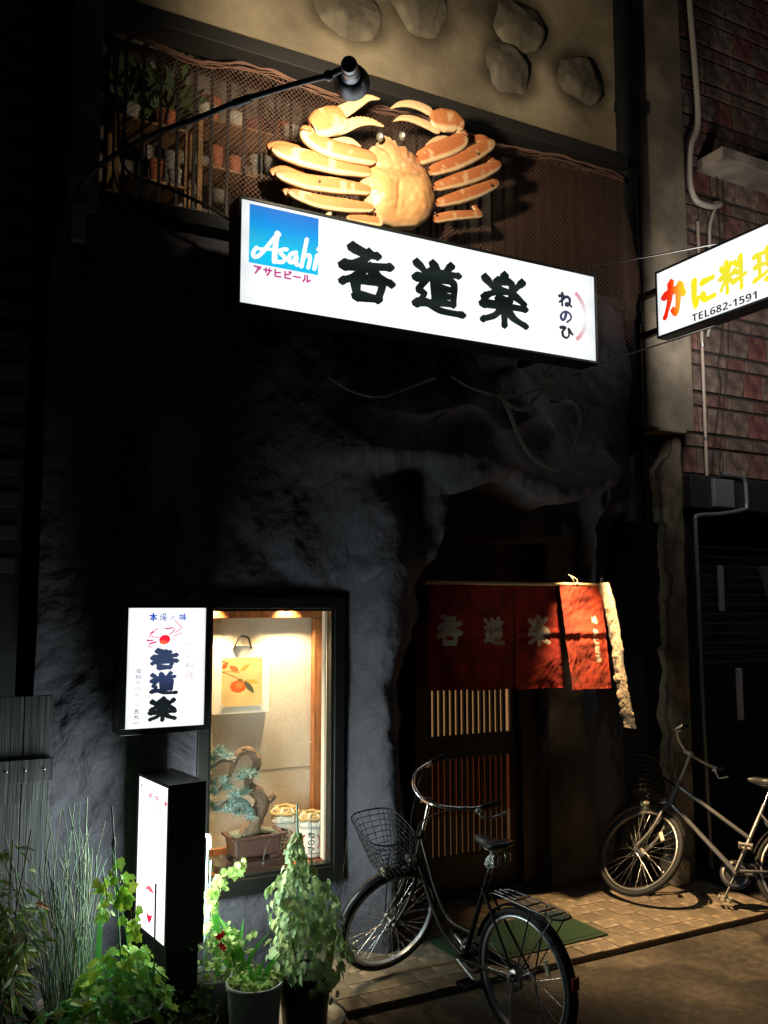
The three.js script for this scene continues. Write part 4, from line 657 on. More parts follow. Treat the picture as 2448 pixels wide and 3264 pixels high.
// ---------------------------------------------------------------- noren curtain
{
  const t = thing('shop_curtain', 'red four panel doorway curtain with pale characters, its right panel brightly lit', 'curtain', [4.3, 2.53, 0.03]);
  const xs = [3.475, 3.845, 4.262, 4.690, 5.142], bots = [1.712, 1.70, 1.69, 1.675];
  const tex = [0, 1, 2, 3].map((i) => {
    const [c, x] = canvas(256, 512, '#ffffff'); const im = x.getImageData(0, 0, 256, 512), d = im.data;
    for (let p = 0; p < d.length; p += 4) { const k = p / 4, u = (k % 256) / 256, v = Math.floor(k / 256) / 512; const n = 0.86 + 0.3 * fbm(u * 5 + i * 7, v * 10, 3, 5) + 0.05 * noise3(u * 128, v * 128, i); d[p] = clamp(0.60 * n) * 255; d[p + 1] = clamp((i === 3 ? 0.17 : 0.125) * n) * 255; d[p + 2] = clamp(0.05 * n) * 255; }  // lamp glow on the fourth panel is partly put into its more orange colour
    x.putImageData(im, 0, 0);
    const white = '#b3a898';
    const fat = (k, gx, gy, w, h, lw) => glyph(x, k, gx, gy, w, h, lw, white, { flat: 1 });
    if (i === 0) fat('don', 49, 148, 150, 142, 26); if (i === 1) fat('dou', 78, 164, 122, 130, 20); if (i === 2) fat('raku', 78, 158, 118, 136, 21);
    if (i === 3) { fat('aji', 181, 152, 30, 40, 8); ['ka', 'ni', 'dou', 'raku'].forEach((k, n) => fat(k, 172 + n * 2, 216 + n * 43, 30, 36, n > 1 ? 6 : 8)); }
    return canvasTex(c);
  });
  for (let i = 0; i < 4; i++) {
    const w = xs[i + 1] - xs[i] - 0.006, h = 2.525 - bots[i], nx = 26, ny = 44, g = new THREE.PlaneGeometry(w, h, nx, ny), p = g.attributes.position;
    for (let k = 0; k < p.count; k++) {
      const x = p.getX(k), y = p.getY(k), s = (h / 2 - y) / h, u = x / w, e = Math.abs(u) * 2;
      let z = 0.012 * Math.sin(u * 7 + i * 2.2) * s + 0.016 * fbm(u * 3 + i * 9, s * 4, 2, 3) * Math.min(1, s * 3) + 0.010 * gauss(s - 0.47, 0.022) - 0.008 * gauss(s - 0.5, 0.02);
      z += i === 3 ? 0.05 + 0.035 * s + 0.02 * Math.pow(e, 3) * s - 0.02 * gauss(s - 0.24, 0.09) * (1 - e * e) : 0.0;
      z += 0.004 * noise3(u * 22, s * 40, i);
      if (i === 0) z -= 0.03 * s * Math.max(0, -u * 2);
      p.setXYZ(k, x + (i === 3 ? 0.042 * s * (u + 0.5) + 0.065 * s * (0.5 - u) : i === 2 ? 0.075 * s * (u + 0.5) : 0), y, z);
    }
    g.computeVertexNormals(); g.translate((xs[i] + xs[i + 1]) / 2 - 4.3, (2.525 + bots[i]) / 2 - 2.53, 0.0);
    part(t, 'panel', g, new THREE.MeshStandardMaterial({ map: tex[i], roughness: 0.96, side: THREE.DoubleSide, bumpMap: rep(texFine, 2, 4), bumpScale: 0.0015 }), i === 3 ? 'brightly lit right panel with small white characters' : ['left panel with a large pale character', 'second panel with a large pale character', 'third panel with a large pale character'][i]);
  }
  part(t, 'rod', bar([-0.86, 0.004, 0.0], [0.88, 0.004, 0.045], 0.014, 0.014, 12), mat([0.52, 0.36, 0.2], 0.6));
  part(t, 'tie_string', merge([tube([[0.55, 0.0, 0.05], [0.53, 0.04, 0.06], [0.50, 0.075, 0.06], [0.48, 0.085, 0.06]], 0.0035, 14, 5), tube([[0.56, 0.0, 0.05], [0.575, 0.03, 0.06], [0.56, 0.05, 0.06], [0.50, 0.075, 0.06]], 0.003, 14, 5), tube([[0.84, 0.0, 0.05], [0.815, 0.03, 0.07], [0.825, 0.065, 0.07], [0.85, 0.06, 0.06], [0.845, 0.02, 0.06]], 0.0035, 18, 5)]), mat([0.6, 0.52, 0.38], 0.9));
}
{ // letter box on the recess wall
  const t = thing('letter_box', 'dark metal box with a pale label right of the lattice door', 'letter box', [5.345, 1.44, -0.265]);
  part(t, 'body', box(-0.115, 0.115, -0.17, 0.17, 0, 0.09, 0.006), mat([0.05, 0.03, 0.026], 0.5, 0.2));
  part(t, 'side_strip', box(-0.115, -0.055, -0.168, 0.155, 0.091, 0.097, 0.002), mat([0.20, 0.18, 0.18], 0.5));
  part(t, 'label', box(-0.02, 0.095, 0.0, 0.095, 0.091, 0.095, 0.002), mat([0.34, 0.34, 0.36], 0.6));
  part(t, 'slot', box(-0.03, 0.1, 0.125, 0.145, 0.091, 0.094, 0.001), M.blackPaint);
}
{ // door mat
  const m = mat([0.012, 0.042, 0.015], 0.95, 0, { bumpMap: rep(texFine, 8), bumpScale: 0.006 });
  const t = thing('door_mat', 'dark green bristle mat with a raised border on the tiled entrance floor', 'door mat', [3.92, 0.002, 0.48], 0.03);
  part(t, 'pile', box(-0.57, 0.57, 0, 0.012, -0.25, 0.25, 0.003), m);
  part(t, 'border', merge([box(-0.60, 0.60, 0, 0.010, 0.251, 0.285, 0.003), box(-0.60, 0.60, 0, 0.010, -0.285, -0.251, 0.003), box(0.571, 0.60, 0, 0.010, -0.25, 0.25, 0.003), box(-0.60, -0.571, 0, 0.010, -0.25, 0.25, 0.003)]), mat([0.012, 0.038, 0.014], 0.85));
}
{ // lump of concrete at the foot of the column
  const g = new RoundedBoxGeometry(0.2, 0.24, 0.2, 6, 0.05), p = g.attributes.position; for (let i = 0; i < p.count; i++) { const k = 1 + 0.16 * fbm(p.getX(i) * 9, p.getY(i) * 9, p.getZ(i) * 9, 3); p.setXYZ(i, p.getX(i) * k, p.getY(i) * k, p.getZ(i) * k); } g.computeVertexNormals();
  lone('concrete_block', at(boxUV(g), 5.86, 0.11, 0.10), mat([0.34, 0.29, 0.22], 0.95, 0, { bumpMap: rep(texRough, 4), bumpScale: 0.02 }), 'rough crumbling concrete block at the foot of the column', 'concrete block');
}
// conduits and cables on the right
lone('white_conduit', tube([[6.62, 9.0, -0.06], [6.62, 8.43, -0.06], [6.66, 7.75, -0.06], [6.672, 7.15, -0.06], [6.55, 6.87, -0.05], [6.515, 6.6, -0.05], [6.53, 6.42, -0.05], [6.61, 6.31, -0.05], [6.80, 6.30, -0.05], [6.96, 6.37, -0.08], [6.99, 6.42, -0.18]], 0.03, 120, 12), mat([0.56, 0.52, 0.47], 0.55), 'thick pale flexible conduit curving in a hook at the top of the brick wall', 'pipe');
lone('white_conduit', tube([[6.98, 6.40, -0.12], [6.9, 6.3, -0.1], [6.83, 6.13, -0.1], [6.81, 5.9, -0.1], [6.8, 5.2, -0.12], [6.8, 5.0, -0.16]], 0.016, 60, 10), mat([0.5, 0.46, 0.42], 0.55), 'thin pale conduit dropping behind the projecting sign', 'pipe');
{
  const t = thing('wall_pipe', 'straight pale pipe running down the brick wall under the projecting sign', 'pipe', [6.67, 3.55, -0.13]);
  part(t, 'tube', bar([0.01, 0, 0], [0.02, 2.6, 0], 0.016, 0.016, 12), mat([0.62, 0.50, 0.43], 0.5));
  part(t, 'clip', merge([bar([0.02, 1.33, 0], [0.02, 1.36, 0], 0.022, 0.022, 12), bar([0.012, 0.4, 0], [0.012, 0.43, 0], 0.022, 0.022, 12)]), M.alu);
}
lone('black_cable', tube([[6.99, 6.69, -0.13], [6.985, 5.6, -0.12], [6.96, 5.06, -0.12], [6.89, 4.73, -0.12], [6.905, 4.5, -0.12], [6.83, 4.11, -0.12], [6.76, 3.78, -0.12], [6.75, 3.5, -0.12]], 0.006, 90, 6), M.rubber, 'thin black cable hanging down the brick wall', 'cable');
lone('black_cable', tube([[7.09, 6.69, -0.14], [7.07, 5.5, -0.13], [7.05, 4.9, -0.13], [6.99, 4.5, -0.13], [6.9, 4.0, -0.13], [6.85, 3.6, -0.13]], 0.0035, 90, 6), M.rubber, 'thinner cable hanging close beside the black one on the bricks', 'cable');
{
  const t = thing('bent_pipe', 'dull metal pipe bent in a square hook above the dark shutter', 'pipe', [6.45, 0, -0.08]);
  part(t, 'tube', tube([[0.36, 3.62, 0], [0.62, 3.615, 0], [0.69, 3.58, 0], [0.705, 3.5, 0], [0.705, 3.33, 0], [0.66, 3.29, 0], [0.35, 3.235, 0], [0.03, 3.2, 0], [0.0, 3.12, 0], [0.0, 2.8, 0], [0.005, 1.5, 0], [0.03, 0.4, 0], [0.04, 0, 0]], 0.02, 160, 10), mat([0.36, 0.37, 0.39], 0.45, 0.5));
  part(t, 'meter_box', box(0.25, 0.52, 3.3, 3.57, -0.03, 0.02, 0.008), mat([0.26, 0.27, 0.3], 0.5, 0.2));
}
lone('light_tube_fitting', box(7.15, 7.2, 1.25, 1.75, -0.3, -0.25, 0.01), mat([0.55, 0.57, 0.62], 0.4), 'upright pale strip fixed on the dark shutter of the neighbouring shop', 'fitting');
lone('wall_bracket', box(6.95, 7.01, 2.3, 2.75, -0.3, -0.26, 0.01), mat([0.3, 0.32, 0.36], 0.5), 'short grey strip below the bent pipe', 'bracket');
{
  const t = thing('air_vent_hood', 'grey angular vent hood on the dark shop front at the right edge', 'vent', [7.75, 2.55, -0.3]);
  const s = new THREE.Shape([[-0.2, 0.2], [0.4, 0.24], [0.4, -0.2], [-0.05, -0.2]].map((p) => new THREE.Vector2(...p)));
  part(t, 'hood', new THREE.ExtrudeGeometry(s, { depth: 0.3, bevelSize: 0.005, bevelThickness: 0.005, bevelSegments: 1 }), mat([0.16, 0.175, 0.2], 0.5, 0.3));
  part(t, 'lip', box(-0.06, 0.4, -0.225, -0.203, 0, 0.31, 0.003), M.blackMetal);
}

// ---------------------------------------------------------------- wooden fence at the left
{
  const t = thing('wooden_fence', 'grey weathered board fence at the left edge beside the rock', 'fence', [0, 0, 0.36]);
  seed(21);
  const ws = [0.155, 0.15, 0.165, 0.14, 0.15]; let x = 0.735;
  ws.forEach((w, i) => { part(t, 'plank', box(x - w + 0.006, x, 0.02, 1.84 + 0.01 * Math.sin(i * 3), -0.012 + 0.004 * (i % 2), 0.012 + 0.004 * (i % 2), 0.003), M.weathered); x -= w; });
  part(t, 'rail', box(-0.03, 0.752, 1.36, 1.49, 0.018, 0.045, 0.004), M.weathered);
  part(t, 'rail', box(-0.03, 0.752, 0.35, 0.47, 0.018, 0.045, 0.004), M.weathered);
  for (const n of [0.70, 0.60, 0.5]) part(t, 'nail', at(new THREE.SphereGeometry(0.006, 8, 6), n, 1.43, 0.047), M.alu);
}

// ---------------------------------------------------------------- display window contents
{ // framed picture of a persimmon
  const t = thing('persimmon_picture', 'hanging picture of an orange fruit on a branch inside the display window', 'picture', [2.19, 2.0, -0.56]);
  part(t, 'mount', box(-0.215, 0.215, -0.44, 0.06, -0.036, 0.012, 0.003), mat([0.88, 0.86, 0.80], 0.8));
  const [c, x] = canvas(256, 296, '#d9b87e');
  const im = x.getImageData(0, 0, 256, 296); for (let p = 0; p < im.data.length; p += 4) { const k = p / 4, n = 1 + 0.10 * fbm((k % 256) / 60, Math.floor(k / 256) / 60, 2, 4); for (let q = 0; q < 3; q++) im.data[p + q] = clamp(im.data[p + q] * n / 255) * 255; } x.putImageData(im, 0, 0);
  const leaf = (x0, y0, x1, y1, w, col) => { x.fillStyle = col; const dx = x1 - x0, dy = y1 - y0, l = Math.hypot(dx, dy), nx = -dy / l * w, ny = dx / l * w; x.beginPath(); x.moveTo(x0, y0); x.quadraticCurveTo(x0 + dx * 0.4 + nx, y0 + dy * 0.4 + ny, x1, y1); x.quadraticCurveTo(x0 + dx * 0.5 - nx, y0 + dy * 0.5 - ny, x0, y0); x.fill(); };
  x.strokeStyle = '#6b4a26'; x.lineWidth = 5; x.lineCap = 'round'; x.beginPath(); x.moveTo(2, 84); x.quadraticCurveTo(60, 104, 118, 138); x.stroke(); x.lineWidth = 3.5; x.beginPath(); x.moveTo(2, 84); x.lineTo(58, 84); x.lineTo(112, 92); x.stroke();
  leaf(0, 62, 40, 22, 26, '#cf5a2c'); leaf(0, 60, 34, 52, 16, '#b8482a'); leaf(46, 50, 108, 84, 34, '#d2683a'); leaf(112, 84, 178, 40, 24, '#b09438'); leaf(140, 138, 238, 160, 26, '#c49a40');
  x.fillStyle = '#e2571c'; x.beginPath(); x.ellipse(104, 176, 50, 38, 0, 0, 7); x.fill(); x.fillStyle = '#ea7434'; x.beginPath(); x.ellipse(110, 168, 24, 20, 0, 0, 7); x.fill(); x.fillStyle = '#7a5a30'; x.beginPath(); x.ellipse(116, 138, 18, 10, 0.2, 0, 7); x.fill(); leaf(140, 142, 206, 222, 34, '#46503c');
  part(t, 'print', box(-0.158, 0.158, -0.385, -0.03, 0.0125, 0.0165, 0), [M.cream0 = mat([0.6, 0.5, 0.34], 0.9), M.cream0, M.cream0, M.cream0, new THREE.MeshStandardMaterial({ map: canvasTex(c), roughness: 0.85 }), M.cream0]);
  // give the print its own 0..1 mapping
  { const g = t.children[t.children.length - 1].geometry, p = g.attributes.position, uv = g.attributes.uv; for (let i = 0; i < p.count; i++) uv.setXY(i, (p.getX(i) + 0.158) / 0.316, (p.getY(i) + 0.385) / 0.355); }
  part(t, 'hanger', tube([[-0.075, 0.03, 0.018], [-0.045, 0.10, 0.02], [-0.03, 0.125, 0.024], [0.0, 0.13, 0.024], [0.035, 0.12, 0.024], [0.05, 0.10, 0.02], [0.07, 0.035, 0.018]], 0.008, 40, 8), mat([0.06, 0.04, 0.025], 0.7));
  for (const [cx, cy] of [[-0.152, -0.036], [0.152, -0.036], [-0.152, -0.379], [0.152, -0.379]]) part(t, 'corner', box(cx - 0.014, cx + 0.014, cy - 0.014, cy + 0.014, 0.0168, 0.018, 0).rotateZ(0), mat([0.6, 0.56, 0.48], 0.6));
}
{ // bonsai
  const t = thing('bonsai_pine', 'twisted bonsai pine with blue green needles in a brown pot', 'bonsai', [2.2, 0.60, -0.27]);
  const o = (x, y, z = 0) => [x - 2.2, y - 0.60, z];
  const pot = new THREE.Group(); pot.name = 'pot'; t.add(pot);
  const pm = mat([0.085, 0.045, 0.038], 0.4, 0, { bumpMap: rep(texRough, 3), bumpScale: 0.002 });
  { const g = new RoundedBoxGeometry(0.36, 0.13, 0.22, 3, 0.02), p = g.attributes.position; for (let i = 0; i < p.count; i++) { const k = 0.90 + 0.1 * (p.getY(i) / 0.13 + 0.5); p.setX(i, p.getX(i) * k); p.setZ(i, p.getZ(i) * k); } g.computeVertexNormals(); part(pot, 'bowl', at(boxUV(g), 0.0, 0.085, 0), pm); }
  part(pot, 'rim', merge([box(-0.2, 0.2, 0.145, 0.165, 0.095, 0.125), box(-0.2, 0.2, 0.145, 0.165, -0.125, -0.095), box(-0.2, -0.17, 0.145, 0.165, -0.094, 0.094), box(0.17, 0.2, 0.145, 0.165, -0.094, 0.094)]), pm);
  for (const [fx, fz] of [[-0.13, 0.075], [0.13, 0.075], [-0.13, -0.075], [0.13, -0.075]]) part(pot, 'foot', box(fx - 0.035, fx + 0.035, 0, 0.022, fz - 0.02, fz + 0.02, 0.005), pm);
  { const g = new THREE.PlaneGeometry(0.335, 0.19, 40, 24).rotateX(-Math.PI / 2), p = g.attributes.position; for (let i = 0; i < p.count; i++) p.setY(i, 0.158 + 0.02 * gauss(p.getX(i), 0.09) + 0.007 * noise3(p.getX(i) * 60, p.getZ(i) * 60, 1)); g.computeVertexNormals(); part(t, 'moss', g, mat([0.11, 0.14, 0.12], 1)); }
  const bark = mat([0.17, 0.115, 0.08], 0.95, 0, { bumpMap: rep(texPlaster, 5), bumpScale: 0.02 });
  const wood = (pts, ws, seg = 60) => { const cv = new THREE.CatmullRomCurve3(pts.map((p) => V(...p))), g = new THREE.TubeGeometry(cv, seg, 1, 12, false), p = g.attributes.position; for (let i = 0; i <= seg; i++) { const c = cv.getPointAt(i / seg), k = i / seg * (ws.length - 1), a = Math.min(ws.length - 2, Math.floor(k)), w = ws[a] + (ws[a + 1] - ws[a]) * (k - a); for (let j = 0; j <= 12; j++) { const n = i * 13 + j, d = V(p.getX(n), p.getY(n), p.getZ(n)).sub(c), ww = w * (1 + 0.28 * noise3(Math.cos(j / 12 * 6.283) * 2 + i * 0.16, Math.sin(j / 12 * 6.283) * 2, i * 0.22)); p.setXYZ(n, c.x + d.x * ww, c.y + d.y * ww, c.z + d.z * ww); } } g.computeVertexNormals(); return g; };
  const trunk = part(t, 'trunk', wood([o(2.165, 0.745), o(2.19, 0.81, 0.01), o(2.222, 0.89, 0.015), o(2.255, 0.97, 0.02), o(2.215, 1.04, 0.02), o(2.155, 1.10, 0.01), o(2.165, 1.17, 0.02), o(2.212, 1.235, 0.02), o(2.195, 1.295, 0.01), o(2.135, 1.335, 0.0), o(2.07, 1.315, 0.02), o(2.03, 1.24, 0.03), o(2.005, 1.17, 0.04), o(1.985, 1.13, 0.04)], [0.075, 0.058, 0.05, 0.052, 0.044, 0.036, 0.03, 0.032, 0.03, 0.028, 0.026, 0.02, 0.015, 0.009], 110), bark, 'snaking bare trunk');
  const br = [[[2.255, 0.95], [2.30, 0.975], [2.345, 1.01]], [[2.03, 1.275], [1.95, 1.285], [1.86, 1.25]], [[2.0, 1.16], [1.95, 1.11], [1.88, 1.06]], [[2.16, 1.11], [2.10, 1.16], [2.05, 1.17]], [[2.19, 0.90], [2.11, 1.0], [2.0, 1.02], [1.88, 0.97]], [[2.1, 1.0], [2.12, 0.94], [2.15, 0.90]]];
  br.forEach((b, i) => part(trunk, 'branch', wood(b.map((p, k) => o(p[0], p[1], 0.02 + 0.03 * k * (i ? 1 : 0))), i ? [0.017, 0.011, 0.006] : [0.03, 0.026, 0.022], 24), bark));
  // needle tufts
  const nm = [[0.18, 0.29, 0.28], [0.24, 0.37, 0.36], [0.13, 0.22, 0.19]].map((c) => mat(c, 0.7, 0, { side: THREE.DoubleSide }));
  seed(5);
  const needles = (cx, cy, cz, n, L) => { const pos = []; for (let i = 0; i < n; i++) { const a = rr(0, 6.283), e = rr(-0.35, 1.3), d = V(Math.cos(a) * Math.cos(e), Math.sin(e), Math.sin(a) * Math.cos(e)), b = V(rr(-1, 1), rr(-1, 1), rr(-1, 1)).cross(d).normalize().multiplyScalar(0.0021), s = V(cx + rr(-0.02, 0.02), cy + rr(-0.012, 0.012), cz + rr(-0.02, 0.02)), l = L * rr(0.7, 1.15), m = s.clone().addScaledVector(d, l * 0.6), q = s.clone().addScaledVector(d, l); q.y -= 0.004; pos.push(s.x - b.x, s.y - b.y, s.z - b.z, s.x + b.x, s.y + b.y, s.z + b.z, m.x + b.x, m.y + b.y, m.z + b.z, s.x - b.x, s.y - b.y, s.z - b.z, m.x + b.x, m.y + b.y, m.z + b.z, m.x - b.x, m.y - b.y, m.z - b.z, m.x - b.x, m.y - b.y, m.z - b.z, m.x + b.x, m.y + b.y, m.z + b.z, q.x, q.y, q.z); } const g = new THREE.BufferGeometry(); g.setAttribute('position', new THREE.Float32BufferAttribute(pos, 3)); g.computeVertexNormals(); return g; };
  const tufts = [[1.92, 1.345, 0.05], [1.97, 1.31, 0.07], [1.87, 1.30, 0.06], [1.84, 1.245, 0.08], [2.115, 1.19, 0.08], [2.165, 1.175, 0.06], [2.07, 1.17, 0.09], [1.95, 1.145, 0.08], [1.98, 1.10, 0.08], [1.87, 1.09, 0.1], [2.03, 1.05, 0.1], [2.09, 1.06, 0.1], [1.90, 0.97, 0.1], [1.97, 0.96, 0.12], [2.04, 0.94, 0.12], [2.10, 0.93, 0.1], [2.15, 0.89, 0.09], [1.85, 1.0, 0.1], [2.0, 1.0, 0.12], [2.07, 0.985, 0.11], [1.86, 1.15, 0.09]];
  tufts.forEach(([x, y, z], i) => part(t, 'needle_tuft', needles(x - 2.2, y - 0.6, z, 85, 0.066), nm[i % 3]));
  // the dark board under it
  const s = new THREE.Shape(); s.moveTo(-0.27, -0.14); s.quadraticCurveTo(-0.32, 0, -0.25, 0.13); s.lineTo(0.24, 0.14); s.quadraticCurveTo(0.30, 0.02, 0.26, -0.14); s.lineTo(-0.27, -0.14);
  lone('display_board', new THREE.ExtrudeGeometry(s, { depth: 0.035, bevelSize: 0.006, bevelThickness: 0.006, bevelSegments: 2 }).rotateX(-Math.PI / 2).translate(2.18, 0.559, -0.27), mat([0.055, 0.035, 0.03], 0.25), 'dark polished wooden board under the bonsai pot', 'board');
}
function barrel(label, x, z, r, h) {
  const t = thing('sake_barrel', label, 'barrel', [x, 0.553, z], -0.42, 'straw topped barrels in the window');
  const [c, g2] = canvas(1024, 400, '#e6e3da'); const S = 400 / h, cx = 512, wr = (m) => m * 1024 / (2 * Math.PI * r);
  g2.fillStyle = '#8a8c90'; g2.font = '54px serif'; const tw = g2.measureText('MORITA').width; g2.save(); g2.translate(cx - wr(0.075), 92); g2.scale(wr(0.15) / tw, 1.05); g2.fillText('MORITA', 0, 0); g2.restore();
  ['ne', 'no', 'hi'].forEach((k, i) => glyph(g2, k, cx - wr(0.03), 118 + i * 74, wr(0.06), 66, 11, '#1a1c22'));
  g2.strokeStyle = '#b01c1e'; g2.lineWidth = 15; for (const s of [0, Math.PI]) { g2.beginPath(); g2.ellipse(cx, 222, wr(0.068), 98, 0, s - 0.85, s + 0.85); g2.stroke(); }
  const body = lathe([[0.0, 0], [r * 0.9, 0], [r * 0.97, 0.02], [r, h * 0.5], [r, h * 0.85], [r * 0.94, h]], 40);
  { const p = body.attributes.position, uv = body.attributes.uv; for (let i = 0; i < p.count; i++) uv.setXY(i, ((uv.getX(i) + 0.5) % 1.0001), clamp(p.getY(i) / h)); }
  part(t, 'body', body.rotateY(0), new THREE.MeshStandardMaterial({ map: canvasTex(c), roughness: 0.75 }), 'white wrapped body with red arcs round three characters').rotation.y = Math.PI * 0 ;
  const straw = mat([0.42, 0.33, 0.17], 0.95, 0, { bumpMap: rep(texPlaster, 6), bumpScale: 0.01 });
  part(t, 'straw_top', merge([lathe([[0, h + 0.035], [r * 0.5, h + 0.032], [r * 0.86, h + 0.01], [r * 0.92, h - 0.005]], 30), ...[0, 1, 2].map((k) => { const q = []; for (let i = 0; i < 40; i++) { const a = i / 40 * 6.283; q.push(V(Math.cos(a) * (r * (0.92 - 0.14 * k) + 0.006 * noise3(i * 0.9, k, 1)), h + 0.004 + k * 0.016 + 0.006 * noise3(i * 0.7, k, 4), Math.sin(a) * (r * (0.92 - 0.14 * k)))); } return tube(q, 0.016, 100, 7, true); })]), straw);
  const tape = []; for (let k = 0; k < 7; k++) { const a = k * 0.9; tape.push(tube([[Math.cos(a) * r * 0.5, h + 0.045, Math.sin(a) * r * 0.5], [Math.cos(a) * r * 0.85, h + 0.035, Math.sin(a) * r * 0.85], [Math.cos(a) * r * 1.03, h - 0.01, Math.sin(a) * r * 1.03], [Math.cos(a + 0.1) * r * 1.01, h - 0.05, Math.sin(a + 0.1) * r * 1.01]], 0.006, 16, 6)); }
  part(t, 'cord', merge(tape), M.white);
  part(t, 'band', merge([h * 0.82, h * 0.14].map((y) => { const q = []; for (let i = 0; i < 32; i++) { const a = i / 32 * 6.283; q.push(V(Math.cos(a) * r * 1.005, y, Math.sin(a) * r * 1.005)); } return tube(q, 0.005, 64, 6, true); })), mat([0.32, 0.33, 0.35], 0.6));
}
barrel('left straw topped white barrel, half hidden behind the bonsai pot', 2.50, -0.43, 0.105, 0.28);
barrel('right straw topped white barrel in the corner of the display window', 2.64, -0.26, 0.092, 0.26);

// ---------------------------------------------------------------- balcony shelves and pots behind the net
{
  const shelfWood = mat([0.36, 0.20, 0.09], 0.8, 0, { map: rep(texWood, 2) });
  const shelf = (label, x0, x1, ys) => { const t = thing('plant_shelf', label, 'shelf', [x0, 5.08, -0.62]); for (const y of ys) { part(t, 'board', box(0, x1 - x0, y - 5.10, y - 5.08, -0.16, 0.16, 0.004), shelfWood); } for (const [px, pz] of [[0.02, -0.14], [x1 - x0 - 0.02, -0.14], [0.02, 0.14], [x1 - x0 - 0.02, 0.14]]) part(t, 'post', box(px - 0.018, px + 0.018, 0.0, ys[ys.length - 1] - 5.101, pz - 0.018, pz + 0.018, 0.003), shelfWood); };
  shelf('brown wooden plant shelf behind the net left of the crab', 1.74, 2.62, [5.72, 6.10]);
  shelf('dim plant shelf behind the net near the left pillar', 1.12, 1.68, [5.5, 5.95]);
  shelf('low plant shelf behind the net under the crab legs on the right', 3.35, 4.9, [5.38]);
  const leafM = [[0.05, 0.10, 0.035], [0.07, 0.12, 0.05], [0.10, 0.12, 0.09]].map((c) => mat(c, 0.7, 0, { side: THREE.DoubleSide }));
  const cols = { terracotta: [0.42, 0.125, 0.06], white: [0.6, 0.57, 0.5], wine: [0.16, 0.035, 0.04], ochre: [0.42, 0.26, 0.07], grey: [0.33, 0.31, 0.28] };
  let seedN = 31;
  function pot(label, color, x, y, z, r, h, plant, group) {
    const t = thing('flower_pot', label, 'flower pot', [x, y, z], 0, group), m = mat(cols[color], 0.75, 0, { map: rep(texMottle, 2) });
    part(t, 'body', lathe([[0, 0], [r * 0.72, 0], [r * 0.95, h * 0.82], [r * 0.93, h * 0.82], [r * 0.9, h * 0.9], [0, h * 0.86]], 24), m);
    part(t, 'rim', lathe([[r * 0.94, h * 0.80], [r * 1.04, h * 0.80], [r * 1.06, h], [r * 0.94, h], [r * 0.92, h * 0.85]], 24), m);
    if (plant) { seed(seedN += 7); const pos = []; for (let i = 0; i < plant * 60; i++) { const a = rr(0, 6.283), e = rr(0.1, 1.4), d = V(Math.cos(a) * Math.cos(e), Math.sin(e), Math.sin(a) * Math.cos(e)), L = plant * 0.1 * rr(0.3, 1.3), c = V(0, h * 0.9, 0).addScaledVector(d, L), n = V(rr(-1, 1), rr(-1, 1), rr(-1, 1)).normalize(), u = n.clone().cross(d).normalize().multiplyScalar(0.011 * plant), w = d.clone().multiplyScalar(0.03 * plant); const A = c.clone().sub(w), B = c.clone().add(u), C = c.clone().add(w), D = c.clone().sub(u); for (const q of [A, B, C, A, C, D]) pos.push(q.x, q.y, q.z); } const g = new THREE.BufferGeometry(); g.setAttribute('position', new THREE.Float32BufferAttribute(pos, 3)); g.computeVertexNormals(); part(t, 'foliage', g, leafM[seedN % 3]).userData.kind = 'stuff'; }
  }
  pot('bright terracotta pot on the upper shelf, left of the crab claw', 'terracotta', 1.86, 6.105, -0.58, 0.088, 0.2, 0);
  pot('white bowl at the left end of the upper shelf', 'white', 1.80, 6.105, -0.47, 0.075, 0.075, 0);
  pot('cream pot in the middle of the upper shelf', 'white', 2.06, 6.105, -0.55, 0.065, 0.12, 0);
  pot('wine red bowl on the upper shelf beside the cream pot', 'wine', 2.21, 6.105, -0.52, 0.085, 0.075, 0);
  pot('orange terracotta pot with green leaves at the right end of the upper shelf', 'terracotta', 2.46, 6.105, -0.58, 0.075, 0.16, 1.5);
  pot('white basin just behind the upper left crab claw', 'white', 2.50, 6.105, -0.46, 0.085, 0.07, 0);
  pot('tall terracotta pot on the lower shelf left of the crab legs', 'terracotta', 1.93, 5.725, -0.58, 0.062, 0.2, 0);
  pot('small terracotta pot next to the tall one on the lower shelf', 'terracotta', 2.07, 5.725, -0.58, 0.055, 0.155, 0);
  pot('ribbed white bucket on the lower shelf beside the crab legs', 'white', 2.28, 5.725, -0.56, 0.09, 0.19, 0);
  pot('ochre pot on the lower shelf behind the white bucket', 'ochre', 2.42, 5.725, -0.66, 0.07, 0.2, 0);
  pot('dim red pot on the left shelf near the pillar', 'terracotta', 1.46, 5.505, -0.58, 0.062, 0.2, 0);
  pot('dim pale pot on the left shelf near the pillar', 'grey', 1.60, 5.505, -0.56, 0.06, 0.15, 0);
  pot('dark leafy plant in a pot on top of the left shelf', 'terracotta', 1.52, 5.955, -0.6, 0.085, 0.16, 3.0);
  pot('grey green plant in a pot at the far left of the shelf top', 'grey', 1.25, 5.955, -0.6, 0.08, 0.14, 2.6);
  const under = 'row of dim pots on the low shelf under the crab';
  [['terracotta', 3.44, 0.16], ['ochre', 3.58, 0.13], ['terracotta', 3.70, 0.15], ['grey', 3.86, 0.17], ['terracotta', 4.02, 0.13], ['grey', 4.2, 0.2], ['grey', 4.4, 0.16], ['wine', 4.62, 0.14]].forEach(([c, x, h], i) => pot(['first', 'second', 'third', 'fourth', 'fifth', 'sixth', 'seventh', 'eighth'][i] + ' pot from the left on the low shelf, ' + { terracotta: 'orange terracotta', ochre: 'ochre yellow', grey: 'pale grey', wine: 'dark wine red' }[c], c, x, 5.385, -0.5, 0.055, h, 0, under));
}

